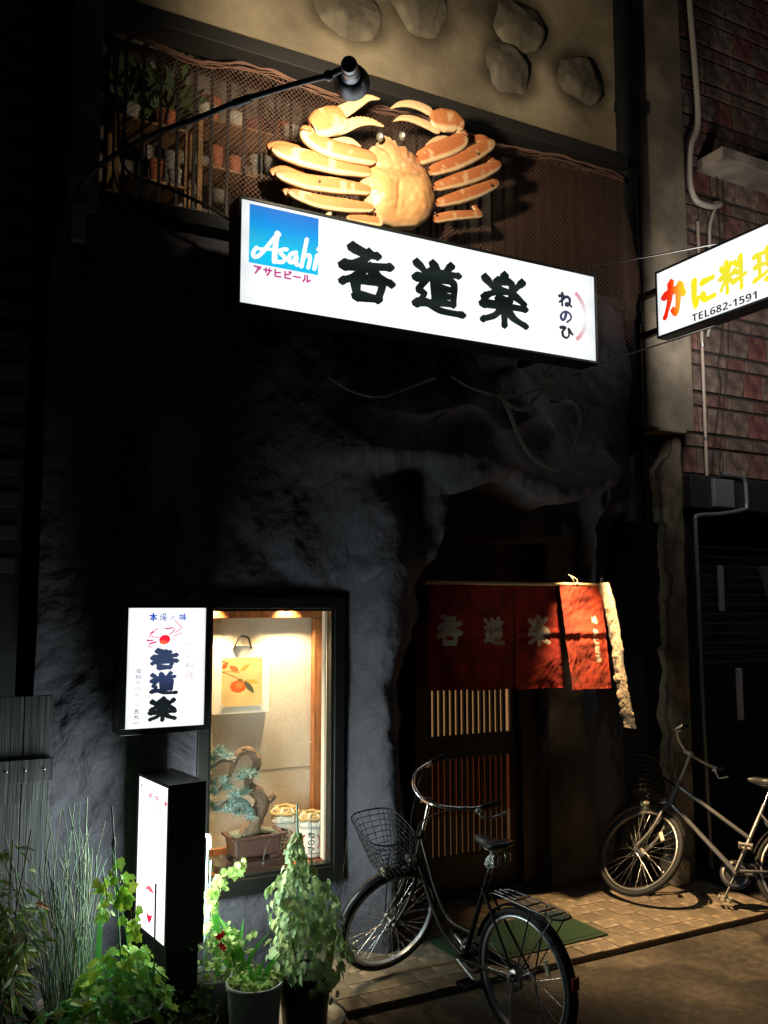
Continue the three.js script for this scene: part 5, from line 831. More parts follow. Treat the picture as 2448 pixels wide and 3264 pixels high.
// ---------------------------------------------------------------- bicycles
function bicycle(name, label, o) {
  const b = thing('bicycle', label, 'bicycle', o.pos, 0, undefined);
  b.rotation.order = 'YXZ'; b.rotation.y = Math.atan2(-o.head[1], o.head[0]); b.rotation.x = o.lean; b.rotation.z = o.pitch; b.scale.setScalar(o.scale);
  const R = 0.335, rear = V(0, R, 0), front = V(1.10, R, 0), bb = V(0.455, 0.275, 0), seat = V(0.27, 0.78, 0), ht = V(0.845, 0.86, 0), hb = V(0.905, 0.66, 0);
  const axis = ht.clone().sub(hb).normalize();
  const turn = (g) => { g.translate(-hb.x, -hb.y, -hb.z); g.applyQuaternion(new THREE.Quaternion().setFromAxisAngle(axis, o.steer)); return g.translate(hb.x, hb.y, hb.z); };
  const fm = mat(o.frame, 0.32, o.metal, {}), ch = M.chrome, dark = M.blackMetal;
  const wheel = (nameW, c, st) => {
    const w = new THREE.Group(); w.name = 'wheel'; b.add(w);
    const f = (g) => { g.translate(c.x, c.y, c.z); return st ? turn(g) : g; };
    part(w, 'tyre', f(new THREE.TorusGeometry(R - 0.018, 0.0185, 12, 72)), M.rubber);
    part(w, 'rim', f(lathe([[R - 0.052, -0.012], [R - 0.046, -0.014], [R - 0.033, -0.013], [R - 0.033, 0.013], [R - 0.046, 0.014], [R - 0.052, 0.012], [R - 0.052, -0.012]], 72).rotateX(Math.PI / 2)), o.rim || M.alu);
    const sp = []; for (let i = 0; i < 36; i++) { const a = i / 36 * 6.2832, d = (i % 4 < 2 ? 1 : -1) * 1.1, s = i % 2 ? 1 : -1; sp.push(bar([Math.cos(a + d) * 0.022, Math.sin(a + d) * 0.022, s * 0.028], [Math.cos(a) * (R - 0.05), Math.sin(a) * (R - 0.05), 0], 0.00125, 0.00125, 5)); }
    part(w, 'spokes', f(merge(sp)), mat([0.7, 0.7, 0.7], 0.22, 1));
    part(w, 'hub', f(merge([bar([0, 0, -0.055], [0, 0, 0.055], 0.012), bar([0, 0, -0.032], [0, 0, -0.025], 0.028, 0.028, 16), bar([0, 0, 0.025], [0, 0, 0.032], 0.028, 0.028, 16)])), M.alu);
    part(w, 'reflector', f(at(new RoundedBoxGeometry(0.075, 0.028, 0.012, 2, 0.005).rotateZ(1.2), -0.16, 0.10, 0)), mat([0.65, 0.55, 0.42], 0.3));
    return w;
  };
  wheel('front', front, true); wheel('rear', rear, false);
  const fender = (c, a0, a1, w) => { const pos = [], idx = [], n = 48, m = 6; for (let i = 0; i <= n; i++) { const a = a0 + (a1 - a0) * i / n; for (let j = 0; j <= m; j++) { const s = j / m * 2 - 1, r = R + 0.022 - 0.012 * s * s; pos.push(c.x + Math.cos(a) * r, c.y + Math.sin(a) * r, s * w); } } for (let i = 0; i < n; i++) for (let j = 0; j < m; j++) { const k = i * (m + 1) + j; idx.push(k, k + 1, k + m + 2, k, k + m + 2, k + m + 1); } const g = new THREE.BufferGeometry(); g.setAttribute('position', new THREE.Float32BufferAttribute(pos, 3)); g.setIndex(idx); g.computeVertexNormals(); return g; };
  const fd = mat(o.fender, 0.3, o.fenderMetal, { side: THREE.DoubleSide });
  part(b, 'mudguard', fender(rear, 0.25, 3.5, 0.027), fd, 'rear mudguard');
  part(b, 'mudguard', turn(fender(front, 0.55, 2.9, 0.027)), fd, 'front mudguard');
  // frame: twin low tubes swooping to the bottom bracket, seat tube and stays
  const tubes = [bar(bb, seat, 0.0145), bar(hb.clone().lerp(ht, -0.05), ht.clone().lerp(hb, -0.02), 0.019), bar(V(bb.x, bb.y, -0.04), V(bb.x, bb.y, 0.04), 0.022)];
  if (o.curved) { tubes.push(tube([[0.855, 0.825, 0], [0.80, 0.72, 0], [0.70, 0.55, 0], [0.58, 0.435, 0], [0.40, 0.425, 0]], 0.0135, 40, 10), tube([[0.89, 0.70, 0], [0.83, 0.60, 0], [0.72, 0.44, 0], [0.60, 0.33, 0], [0.455, 0.278, 0]], 0.0145, 40, 10)); }
  else { tubes.push(bar([0.855, 0.83, 0], [0.365, 0.52, 0], 0.0145), bar([0.895, 0.69, 0], [0.46, 0.285, 0], 0.0165)); }
  for (const s of [-1, 1]) { tubes.push(bar([0.45, 0.275, s * 0.035], [0, R, s * 0.06], 0.010, 0.008), bar([0.30, 0.70, s * 0.02], [0, R, s * 0.06], 0.0085, 0.007)); }
  part(b, 'frame', merge(tubes), fm);
  const fork = []; for (const s of [-1, 1]) fork.push(tube([[0.915, 0.64, s * 0.015], [0.925, 0.615, s * 0.045], [0.99, 0.47, s * 0.052], [1.10, R, s * 0.052]], 0.011, 24, 8)); fork.push(bar([0.915, 0.64, -0.04], [0.915, 0.64, 0.04], 0.016));
  part(b, 'fork', turn(merge(fork)), o.fork || fm);
  // handlebar swept back, with grips, brake levers and a bell
  const stemTop = hb.clone().addScaledVector(axis, o.stem || 0.42), st = (p) => [stemTop.x + p[0], stemTop.y + p[1], p[2]];
  const hbpts = [[-0.30, 0.025, -0.285], [-0.17, 0.03, -0.27], [-0.04, 0.045, -0.215], [0.045, 0.04, -0.11], [0.05, 0.01, 0], [0.045, 0.04, 0.11], [-0.04, 0.045, 0.215], [-0.17, 0.03, 0.27], [-0.30, 0.025, 0.285]].map((p) => o.flat ? [p[0] * 0.45 + 0.02, p[1] * 0.8, p[2] * 1.02] : p);
  part(b, 'handlebar', turn(merge([tube(hbpts.map(st), 0.0112, 100, 10), bar(ht.toArray(), stemTop.toArray(), 0.011), bar([stemTop.x - 0.01, stemTop.y - 0.02, 0], [stemTop.x + 0.055, stemTop.y + 0.012, 0], 0.015)])), o.bars || ch);
  for (const s of [0, 1]) {
    const e = hbpts[s ? 8 : 0], f = hbpts[s ? 7 : 1], k = s ? 1 : -1;
    part(b, 'grip', turn(bar(st(e), st([e[0] + (f[0] - e[0]) * 0.95, e[1] + (f[1] - e[1]) * 0.95, e[2] + (f[2] - e[2]) * 0.95]), 0.0165, 0.0155, 14)), M.rubber);
    const l0 = [f[0] + 0.015, f[1] - 0.01, f[2]]; part(b, 'brake_lever', turn(merge([tube([st(l0), st([l0[0] - 0.01, l0[1] - 0.035, l0[2] + k * 0.035]), st([e[0] + 0.06, e[1] - 0.045, e[2] + k * 0.045]), st([e[0] + 0.0, e[1] - 0.03, e[2] + k * 0.06])], 0.0065, 24, 8), at(new RoundedBoxGeometry(0.035, 0.03, 0.03, 2, 0.008), ...st(l0))])), o.lever || M.alu);
    part(b, 'brake_cable', turn(tube([st(l0), st([l0[0] + 0.10, l0[1] + 0.0, l0[2] * 0.7]), st([0.10, -0.10, k * 0.05]), [hb.x + 0.02, hb.y + 0.06, k * 0.03]], 0.0028, 30, 5)), M.rubber);
  }
  // wire basket carried by the handlebar and fork
  { const w = [], r = 0.0021, x0 = 0.975, y0 = 0.745, H = 0.26, sec = (t) => { const a = 0.10 + 0.052 * t, c = 0.128 + 0.052 * t, q = []; for (let i = 0; i < 28; i++) { const u = i / 28 * 6.2832, cx = Math.sign(Math.cos(u)) * Math.pow(Math.abs(Math.cos(u)), 0.6), cz = Math.sign(Math.sin(u)) * Math.pow(Math.abs(Math.sin(u)), 0.6); q.push(V(x0 + 0.10 + 0.03 * t + cx * a, y0 + H * t + 0.03 * t * cx, cz * c)); } return q; };
    for (let k = 0; k <= 7; k++) w.push(tube(sec(k / 7), k === 7 ? 0.0042 : r, 84, 5, true));
    const A = sec(0), Z = sec(1); for (let i = 0; i < 28; i++) w.push(bar(A[i], Z[i], r, r, 5));
    for (let i = -3; i <= 3; i++) { w.push(bar([x0 + 0.005, y0, i * 0.035], [x0 + 0.195, y0, i * 0.035], r, r, 5)); w.push(bar([x0 + 0.10 + i * 0.027, y0, -0.12], [x0 + 0.10 + i * 0.027, y0, 0.12], r, r, 5)); }
    part(b, 'basket', turn(merge(w)), o.basket || mat([0.02, 0.022, 0.028], 0.4, 0.5), 'wire basket');
    part(b, 'basket_stay', turn(merge([bar([x0 + 0.08, y0, 0.05], [1.10, R, 0.066], 0.004), bar([x0 + 0.08, y0, -0.05], [1.10, R, -0.066], 0.004), bar([x0, y0 + 0.16, 0], [0.87, 0.82, 0], 0.008)])), dark);
  }
  part(b, 'headlamp', turn(merge([at(lathe([[0, 0.05], [0.018, 0.045], [0.03, 0.0], [0.028, -0.012], [0, -0.014]], 18).rotateZ(Math.PI / 2), 1.12, 0.70, 0.0)])), mat([0.5, 0.45, 0.32], 0.25, 0.4));
  part(b, 'saddle', (() => { const g = new THREE.SphereGeometry(1, 30, 20), p = g.attributes.position; for (let i = 0; i < p.count; i++) { const x = p.getX(i), y = p.getY(i), z = p.getZ(i), k = sstep(-0.1, -0.95, x), wd = 0.03 + 0.085 * sstep(0.25, -0.75, x); p.setXYZ(i, 0.255 + x * 0.135, 0.945 + (y > 0 ? y * 0.03 : y * 0.038) + 0.022 * k - 0.008 * gauss(x, 0.4), z * wd); } g.computeVertexNormals(); return g; })(), mat([0.03, 0.03, 0.034], 0.38), 'black sprung saddle');
  part(b, 'seat_post', merge([bar(seat, [0.225, 0.92, 0], 0.0125), bar([0.21, 0.905, -0.03], [0.30, 0.908, -0.012], 0.005), bar([0.21, 0.905, 0.03], [0.30, 0.908, 0.012], 0.005), ...[-1, 1].map((s) => { const q = []; for (let i = 0; i < 40; i++) q.push(V(0.175 + Math.cos(i) * 0.016, 0.86 + i * 0.0012, s * 0.045 + Math.sin(i) * 0.016)); return tube(q, 0.003, 120, 5); })]), ch);
  if (o.bag) part(b, 'plastic_bag', (() => { const g = new THREE.IcosahedronGeometry(1, 6), p = g.attributes.position; for (let i = 0; i < p.count; i++) { const v = V(p.getX(i), p.getY(i), p.getZ(i)), k = 1 + 0.5 * fbm(v.x * 3, v.y * 3, v.z * 3, 3); p.setXYZ(i, 0.24 + v.x * 0.045 * k, 0.855 + v.y * 0.035 * k - 0.03 * sstep(0, 1, v.x), v.z * 0.04 * k); } g.computeVertexNormals(); return g; })(), mat([0.62, 0.65, 0.68], 0.5), 'crumpled pale plastic under the saddle');
  // carrier, lock, crank, chain guard, stand, lamp
  const rk = []; for (const s of [-1, 1]) { rk.push(tube([[0.22, 0.69, s * 0.035], [0.14, 0.715, s * 0.055], [-0.20, 0.715, s * 0.06], [-0.275, 0.715, s * 0.04], [-0.285, 0.715, 0]], 0.0055, 40, 8), bar([-0.10, 0.713, s * 0.06], [-0.01, R + 0.01, s * 0.072], 0.005), bar([-0.24, 0.713, s * 0.05], [-0.01, R + 0.01, s * 0.074], 0.004)); } for (const x of [0.12, 0.03, -0.06, -0.15, -0.22]) rk.push(bar([x, 0.716, -0.058], [x, 0.716, 0.058], 0.0045)); rk.push(bar([0.2, 0.712, 0.018], [-0.28, 0.716, 0.018], 0.0045), bar([0.2, 0.712, -0.018], [-0.28, 0.716, -0.018], 0.0045));
  part(b, 'carrier', merge(rk), o.rack || ch);
  const ca = o.crank || 0.5, cr = [bar([0.455, 0.275, 0.05], [0.455 + Math.cos(ca) * 0.165, 0.275 + Math.sin(ca) * 0.165, 0.062], 0.008), bar([0.455, 0.275, -0.05], [0.455 - Math.cos(ca) * 0.165, 0.275 - Math.sin(ca) * 0.165, -0.062], 0.008), lathe([[0.07, -0.002], [0.085, -0.002], [0.085, 0.002], [0.07, 0.002], [0.07, -0.002]], 40).rotateX(Math.PI / 2).translate(0.455, 0.275, 0.045)];
  part(b, 'crank', merge(cr), M.alu);
  for (const s of [1, -1]) { const cx = 0.455 + s * Math.cos(ca) * 0.165, cy = 0.275 + s * Math.sin(ca) * 0.165, z = s * 0.11; part(b, 'pedal', merge([box(cx - 0.045, cx - 0.03, cy - 0.011, cy + 0.011, z - 0.045, z + 0.045, 0.004), box(cx + 0.03, cx + 0.045, cy - 0.011, cy + 0.011, z - 0.045, z + 0.045, 0.004), box(cx - 0.029, cx + 0.029, cy - 0.008, cy + 0.008, z - 0.044, z - 0.036, 0.003), box(cx - 0.029, cx + 0.029, cy - 0.008, cy + 0.008, z + 0.036, z + 0.044, 0.003), bar([cx, cy, z - s * 0.05], [cx, cy, z + s * 0.04], 0.008)]), o.pedal || M.rubber); }
  part(b, 'chain_guard', merge([box(0.03, 0.47, 0.345, 0.362, 0.035, 0.058, 0.004), box(0.03, 0.45, 0.30, 0.344, 0.050, 0.056, 0.002), lathe([[0, -0.004], [0.098, -0.004], [0.098, 0.004], [0, 0.004]], 30).rotateX(Math.PI / 2).translate(0.455, 0.277, 0.056)]), o.guard || fd);
  const sd = []; if (o.sideStand) sd.push(bar([0.02, R - 0.02, -0.085], [-0.30, 0.24, -0.10], 0.008)); else for (const s of [-1, 1]) sd.push(tube([[0.0, R - 0.01, s * 0.08], [-0.01, 0.2, s * 0.10], [-0.05, 0.05, s * 0.13], [-0.06, 0.008, s * 0.13]], 0.007, 20, 8)); if (!o.sideStand) sd.push(tube([[-0.06, 0.008, -0.13], [-0.10, 0.006, 0], [-0.06, 0.008, 0.13]], 0.007, 16, 8));
  part(b, 'stand', merge(sd), M.alu);
  part(b, 'rear_reflector', merge([at(new RoundedBoxGeometry(0.018, 0.06, 0.045, 2, 0.006), -0.345, 0.43, 0)]), mat([0.25, 0.012, 0.012], 0.25));
  part(b, 'rear_brake', lathe([[0.03, -0.05], [0.05, -0.05], [0.052, -0.07], [0.03, -0.07]], 24).rotateX(Math.PI / 2).translate(0, R, 0), M.alu);
  part(b, 'front_brake', turn(at(new RoundedBoxGeometry(0.05, 0.05, 0.07, 2, 0.01), 0.935, 0.70, 0)), M.alu);
  return b;
}
bicycle('bicycle', 'black city bicycle with a wire basket parked facing the cave entrance, front wheel turned', { pos: [3.02, -0.005, 1.755], head: [-0.147, -0.989], lean: 0.0, pitch: 0.045, scale: 1.06, steer: 1.48, frame: [0.035, 0.03, 0.028], metal: 0.55, fender: [0.02, 0.02, 0.022], fenderMetal: 0.3, curved: true, bag: true, crank: 0.35, stem: 0.425, rack: mat([0.14, 0.14, 0.15], 0.35, 1), basket: mat([0.012, 0.012, 0.014], 0.5, 0.2), rim: mat([0.6, 0.64, 0.72], 0.34, 0.85) });
bicycle('bicycle', 'silver framed bicycle leaning at the right edge beside the column', { pos: [6.0, -0.025, 1.285], head: [-0.694, -0.72], lean: 0.55, pitch: 0.08, scale: 1.15, steer: -0.5, sideStand: true, frame: [0.20, 0.20, 0.21], metal: 0.45, fender: [0.10, 0.10, 0.11], fenderMetal: 0.7, rim: mat([0.3, 0.3, 0.3], 0.4, 0.9), curved: false, flat: true, crank: -1.2, stem: 0.46, bars: mat([0.72, 0.64, 0.5], 0.3, 0.35), lever: mat([0.78, 0.72, 0.6], 0.4, 0.1), basket: mat([0.09, 0.085, 0.075], 0.35, 0.8), pedal: mat([0.5, 0.48, 0.42], 0.4, 0.3) });

// ---------------------------------------------------------------- plants in front of the window
const leafMat = (c, tr = 0.3) => phys(c, { roughness: 0.75, transmission: tr, thickness: 0, side: THREE.DoubleSide, specularIntensity: 0.5 });
function leafGeo(outline, bend, fold) { // fan from the stalk, creased along the midrib
  const pos = [], n = outline.length, P = (p) => [p[0], p[1], -bend * p[1] * p[1] + fold * Math.abs(p[0])];
  for (let i = 0; i < n; i++) { const a = outline[i], b = outline[(i + 1) % n]; pos.push(...P([0, 0.42]), ...P(a), ...P(b)); }
  const g = new THREE.BufferGeometry(); g.setAttribute('position', new THREE.Float32BufferAttribute(pos, 3)); g.computeVertexNormals(); return g;
}
const ivyOut = [[0, 0.02], [0.20, -0.08], [0.34, 0.04], [0.44, 0.20], [0.34, 0.34], [0.50, 0.52], [0.28, 0.58], [0.16, 0.74], [0, 1.0], [-0.16, 0.74], [-0.28, 0.58], [-0.50, 0.52], [-0.34, 0.34], [-0.44, 0.20], [-0.34, 0.04], [-0.20, -0.08]];
const ivyGeos = [leafGeo(ivyOut, 0.22, 0.16), leafGeo(ivyOut.map((p) => [p[0] * 0.85, p[1]]), 0.35, -0.12), leafGeo(ivyOut.map((p) => [p[0] * 1.08, p[1] * 0.9]), 0.05, 0.26)];
const narrow = leafGeo([[0, 0], [0.07, 0.15], [0.11, 0.38], [0.08, 0.65], [0, 1], [-0.08, 0.65], [-0.11, 0.38], [-0.07, 0.15]], 0.3, 0.3);
const oval = leafGeo([[0, 0], [0.2, 0.12], [0.30, 0.4], [0.24, 0.72], [0, 1], [-0.24, 0.72], [-0.30, 0.4], [-0.2, 0.12]], 0.25, 0.2);
const up = V(0, 1, 0), zAxis = V(0, 0, 1);
function addLeaf(parent, geo, m, p, outward, tip, size, name = 'leaf') {   // tip: where the point hangs, outward: the side that faces out
  const y = tip.clone().normalize(), z = outward.clone().addScaledVector(y, -outward.dot(y)).normalize(), x = y.clone().cross(z);
  const o = part(parent, name, geo, m); o.quaternion.setFromRotationMatrix(new THREE.Matrix4().makeBasis(x, y, z)); o.position.copy(p); o.scale.setScalar(size); return o;
}
function fill(parent, geo, m, list) { // the many small leaves that cannot be told apart
  const im = new THREE.InstancedMesh(geo, m, list.length); im.name = 'small_leaves'; im.userData.kind = 'stuff'; im.castShadow = im.receiveShadow = true; const q = new THREE.Matrix4();
  list.forEach(([p, outward, tip, s], i) => { const y = tip.clone().normalize(), z = outward.clone().addScaledVector(y, -outward.dot(y)).normalize(), x = y.clone().cross(z); q.makeBasis(x.multiplyScalar(s), y.multiplyScalar(s), z.multiplyScalar(s)); q.setPosition(p); im.setMatrixAt(i, q); });
  parent.add(im); return im;
}
const soil = mat([0.035, 0.026, 0.02], 1, 0, { bumpMap: rep(texRough, 4), bumpScale: 0.01 });
function potParts(parent, r, h, m, taper = 0.75, x = 0, z = 0) {
  const q = new THREE.Group(); q.name = 'pot'; q.position.set(x, 0, z); parent.add(q);
  part(q, 'wall', lathe([[0, 0.0], [r * taper * 0.96, 0], [r * taper, 0.012], [r * 0.97, h * 0.9], [r * 1.0, h * 0.91], [r * 1.03, h * 0.94], [r * 1.03, h], [r * 0.96, h], [r * 0.94, h * 0.9]], 44), m);
  part(q, 'soil', lathe([[0, h * 0.9], [r * 0.95, h * 0.88]], 24), soil);
  return q;
}
const rv = () => V(rr(-1, 1), rr(-1, 1), rr(-1, 1)).normalize();
{ // clipped cone of variegated ivy in a black pot on a saucer
  const t = thing('ivy_topiary', 'tall cone of pale variegated ivy in a black pot, right of the light box', 'ivy', [2.10, -0.045, 0.92]);
  potParts(t, 0.155, 0.31, mat([0.014, 0.014, 0.016], 0.4), 0.82);
  part(t, 'saucer', lathe([[0, 0.004], [0.19, 0.004], [0.235, 0.05], [0.228, 0.052], [0.185, 0.012], [0, 0.012]], 44), mat([0.42, 0.40, 0.38], 0.5));
  part(t, 'stake', merge([bar([-0.03, 0.2, 0], [-0.06, 1.25, 0], 0.005), bar([0.04, 0.2, 0.02], [0.02, 1.17, 0.02], 0.003)]), mat([0.10, 0.26, 0.22], 0.5));
  part(t, 'stem', merge([tube([[0.03, 0.3, 0], [0.05, 0.5, 0.03], [-0.01, 0.75, 0.03], [-0.06, 0.90, 0.01], [-0.055, 1.05, 0]], 0.006, 40, 6), tube([[-0.03, 0.3, 0], [-0.10, 0.5, 0.05], [-0.07, 0.7, 0.02], [-0.05, 0.85, 0]], 0.005, 40, 6), tube([[0.14, 0.3, 0.05], [0.22, 0.9, 0.06], [0.25, 1.02, 0.03]], 0.0022, 30, 5)]), mat([0.12, 0.09, 0.05], 0.9));
  const ms = [[0.42, 0.54, 0.25], [0.50, 0.60, 0.30], [0.32, 0.46, 0.20], [0.56, 0.64, 0.36], [0.38, 0.52, 0.30], [0.40, 0.40, 0.14]].map((c) => leafMat(c));
  seed(101);
  const prof = [[0.26, 0.18], [0.36, 0.235], [0.46, 0.235], [0.56, 0.205], [0.66, 0.195], [0.76, 0.205], [0.80, 0.165], [0.84, 0.10], [0.90, 0.072], [0.98, 0.06], [1.04, 0.04], [1.09, 0.012]];
  const rad = (y) => { for (let i = 0; i < prof.length - 1; i++) if (y <= prof[i + 1][0]) { const f = (y - prof[i][0]) / (prof[i + 1][0] - prof[i][0]); return prof[i][1] + (prof[i + 1][1] - prof[i][1]) * f; } return 0.01; };
  const cx = (y) => 0.045 - 0.105 * sstep(0.35, 1.0, y), make = () => { let y, r; do { y = rr(0.26, 1.09); r = rad(y); } while (rnd() > r / 0.235 + 0.12); const a = rr(0, 6.283), k = Math.sqrt(rr(0.35, 1)) * rr(0.9, 1.12), d = V(Math.cos(a), rr(-0.1, 0.7), Math.sin(a)).normalize(); return [V(cx(y) + Math.cos(a) * r * k, y, Math.sin(a) * r * k), d.addScaledVector(rv(), 0.45).normalize(), V(Math.cos(a) * 0.5, -1, Math.sin(a) * 0.5).addScaledVector(rv(), 0.6), rr(0.036, 0.066) * (y > 0.9 ? 0.85 : 1)]; };
  for (let i = 0; i < 290; i++) { const [p, o, tp, s] = make(); addLeaf(t, ivyGeos[i % 3], ms[Math.floor(rnd() * 5.4)], p, o, tp, s); }
  for (let k = 0; k < 3; k++) { const list = []; for (let i = 0; i < 150; i++) { const l = make(); list.push(l); } fill(t, ivyGeos[k], ms[[1, 2, 4][k]], list); }
  for (const [x, y, z] of [[0.10, 0.30, 0.165], [0.075, 0.26, 0.17], [0.125, 0.235, 0.17], [0.09, 0.20, 0.165]]) addLeaf(t, oval, leafMat([0.5, 0.52, 0.42]), V(x, y, z), V(0.1, 0.1, 1), V(rr(-0.5, 0.2), -1, 0), 0.05);
}
{ // white pot with strap leaves
  const t = thing('white_pot_plant', 'white round pot with small yellow green ivy and short broad blades', 'potted plant', [1.79, -0.045, 0.93]);
  potParts(t, 0.155, 0.31, mat([0.50, 0.49, 0.50], 0.4), 0.86);
  const ms = [[0.32, 0.44, 0.10], [0.40, 0.50, 0.14], [0.24, 0.38, 0.09]].map((c) => leafMat(c)); seed(131);
  for (let i = 0; i < 110; i++) { const a = rr(0, 6.283), r = 0.14 * Math.sqrt(rnd()); addLeaf(t, ivyGeos[i % 3], ms[i % 3], V(Math.cos(a) * r, 0.295 + rr(0, 0.05), Math.sin(a) * r), V(rr(-0.5, 0.5), 1, rr(-0.3, 0.8)), V(Math.cos(a), -0.3, Math.sin(a)).addScaledVector(rv(), 0.5), rr(0.028, 0.045)); }
  const bm = [[0.08, 0.34, 0.05], [0.15, 0.42, 0.07]].map((c) => leafMat(c));
  const blade = (x0, z0, dx, dy, dz, w) => { const g = new THREE.PlaneGeometry(1, 1, 2, 14), p = g.attributes.position; for (let i = 0; i < p.count; i++) { const s = p.getY(i) + 0.5, u = p.getX(i), ww = w * Math.pow(Math.sin(Math.min(1, s * 1.15 + 0.12) * Math.PI / (s > 0.8 ? 1 : 1) * 0.5 + (s > 0.5 ? (s - 0.5) * 2.9 : 0)) * 0.5 + 0.5, 1) * (1 - Math.pow(s, 4)); p.setXYZ(i, x0 + dx * s * s + u * ww, dy * s * (1 - 0.12 * s), z0 + dz * s * s + Math.abs(u) * ww * 0.35); } g.computeVertexNormals(); return g; };
  for (const [x, dx, dy, w] of [[-0.02, -0.03, 0.17, 0.03], [0.0, 0.0, 0.14, 0.026], [0.02, 0.03, 0.18, 0.028], [0.05, 0.10, 0.20, 0.03], [0.07, 0.14, 0.22, 0.026], [-0.05, -0.06, 0.11, 0.024]]) part(t, 'blade', at(blade(x, 0.0, dx, dy, 0.03, w), 0, 0.28, 0), bm[w > 0.027 ? 0 : 1]);
  // the clump of taller sword leaves behind
  const s = thing('sword_leaf_plant', 'clump of bright green sword shaped leaves behind the white pot', 'plant', [1.76, -0.045, 0.66]);
  potParts(s, 0.13, 0.26, mat([0.05, 0.04, 0.036], 0.7));
  seed(77);
  for (let i = 0; i < 20; i++) { const a = rr(0, 6.283), L = i === 0 ? 0.62 : rr(0.24, 0.42); part(s, 'blade', at(blade(rr(-0.06, 0.06), rr(-0.06, 0.06), i === 0 ? -0.05 : Math.cos(a) * 0.16, L, i === 0 ? 0 : Math.sin(a) * 0.1, i === 0 ? 0.05 : rr(0.028, 0.042)), i === 0 ? -0.05 : 0.02, 0.24, 0), bm[i % 2]); }
  const ms2 = [[0.26, 0.33, 0.10], [0.20, 0.28, 0.09]].map((c) => leafMat(c));
  for (let i = 0; i < 70; i++) { const a = rr(0, 6.283), r = 0.15 * Math.sqrt(rnd()); addLeaf(s, ivyGeos[i % 3], ms2[i % 2], V(Math.cos(a) * r - 0.02, rr(0.25, 0.5), Math.sin(a) * r + 0.03), rv().add(V(0, 0.6, 0.6)), rv().add(V(0, -0.6, 0)), rr(0.03, 0.048)); }
}
{ // ivy with red flowers and pale stake, right under the light box
  const t = thing('staked_ivy_with_red_flowers', 'ivy climbing a white stake with small red flowers below, right of the light box', 'ivy', [1.60, -0.045, 0.70]);
  potParts(t, 0.13, 0.30, mat([0.24, 0.235, 0.235], 0.6));
  part(t, 'stake', merge([bar([-0.04, 0.2, 0.02], [-0.025, 1.06, 0.0], 0.006), bar([-0.02, 0.5, 0.02], [-0.005, 0.93, 0.0], 0.005)]), mat([0.35, 0.60, 0.56], 0.5));
  part(t, 'tie', tube([[-0.07, 1.055, 0.01], [-0.045, 1.075, 0.01], [-0.015, 1.06, 0.01], [-0.015, 1.0, 0.01]], 0.011, 20, 7), mat([0.75, 0.75, 0.72], 0.6));
  const ms = [[0.38, 0.52, 0.16], [0.50, 0.60, 0.24], [0.26, 0.42, 0.11]].map((c) => leafMat(c)); seed(161);
  const path = [[-0.05, 0.45], [0.0, 0.62], [-0.03, 0.74], [0.02, 0.80], [0.09, 0.84], [0.15, 0.88], [0.19, 0.90]];
  for (let i = 0; i < 70; i++) { const k = rr(0, path.length - 1.001), a = Math.floor(k), f = k - a, x = path[a][0] + (path[a + 1][0] - path[a][0]) * f, y = path[a][1] + (path[a + 1][1] - path[a][1]) * f; addLeaf(t, ivyGeos[i % 3], ms[i % 3], V(x + rr(-0.035, 0.035), y + rr(-0.03, 0.03), rr(-0.01, 0.06)), V(-0.4, 0.5, 1).addScaledVector(rv(), 0.6), rv().add(V(0, -0.7, 0)), rr(0.035, 0.056)); }
  part(t, 'stem', tube(path.map(([x, y]) => [x, y, 0.02]), 0.004, 40, 5), mat([0.16, 0.12, 0.06], 0.9));
  for (let i = 0; i < 150; i++) { const a = rr(0, 6.283), r = 0.16 * Math.sqrt(rnd()); addLeaf(t, ivyGeos[i % 3], ms[i % 3], V(Math.cos(a) * r, rr(0.28, 0.58), Math.sin(a) * r + 0.04), rv().add(V(0, 0.5, 0.8)), rv().add(V(0, -0.6, 0)), rr(0.025, 0.04)); }
  const red = leafMat([0.42, 0.01, 0.02], 0.2);
  for (const [x, y, z] of [[0.0, 0.56, 0.18], [0.015, 0.575, 0.18], [-0.012, 0.568, 0.185], [0.004, 0.52, 0.19], [0.02, 0.50, 0.185]]) for (let k = 0; k < 4; k++) addLeaf(t, oval, red, V(x, y, z), V(0, 0.2, 1), V(Math.cos(k * 1.6), Math.sin(k * 1.6), 0.3), 0.022, 'petal');
}
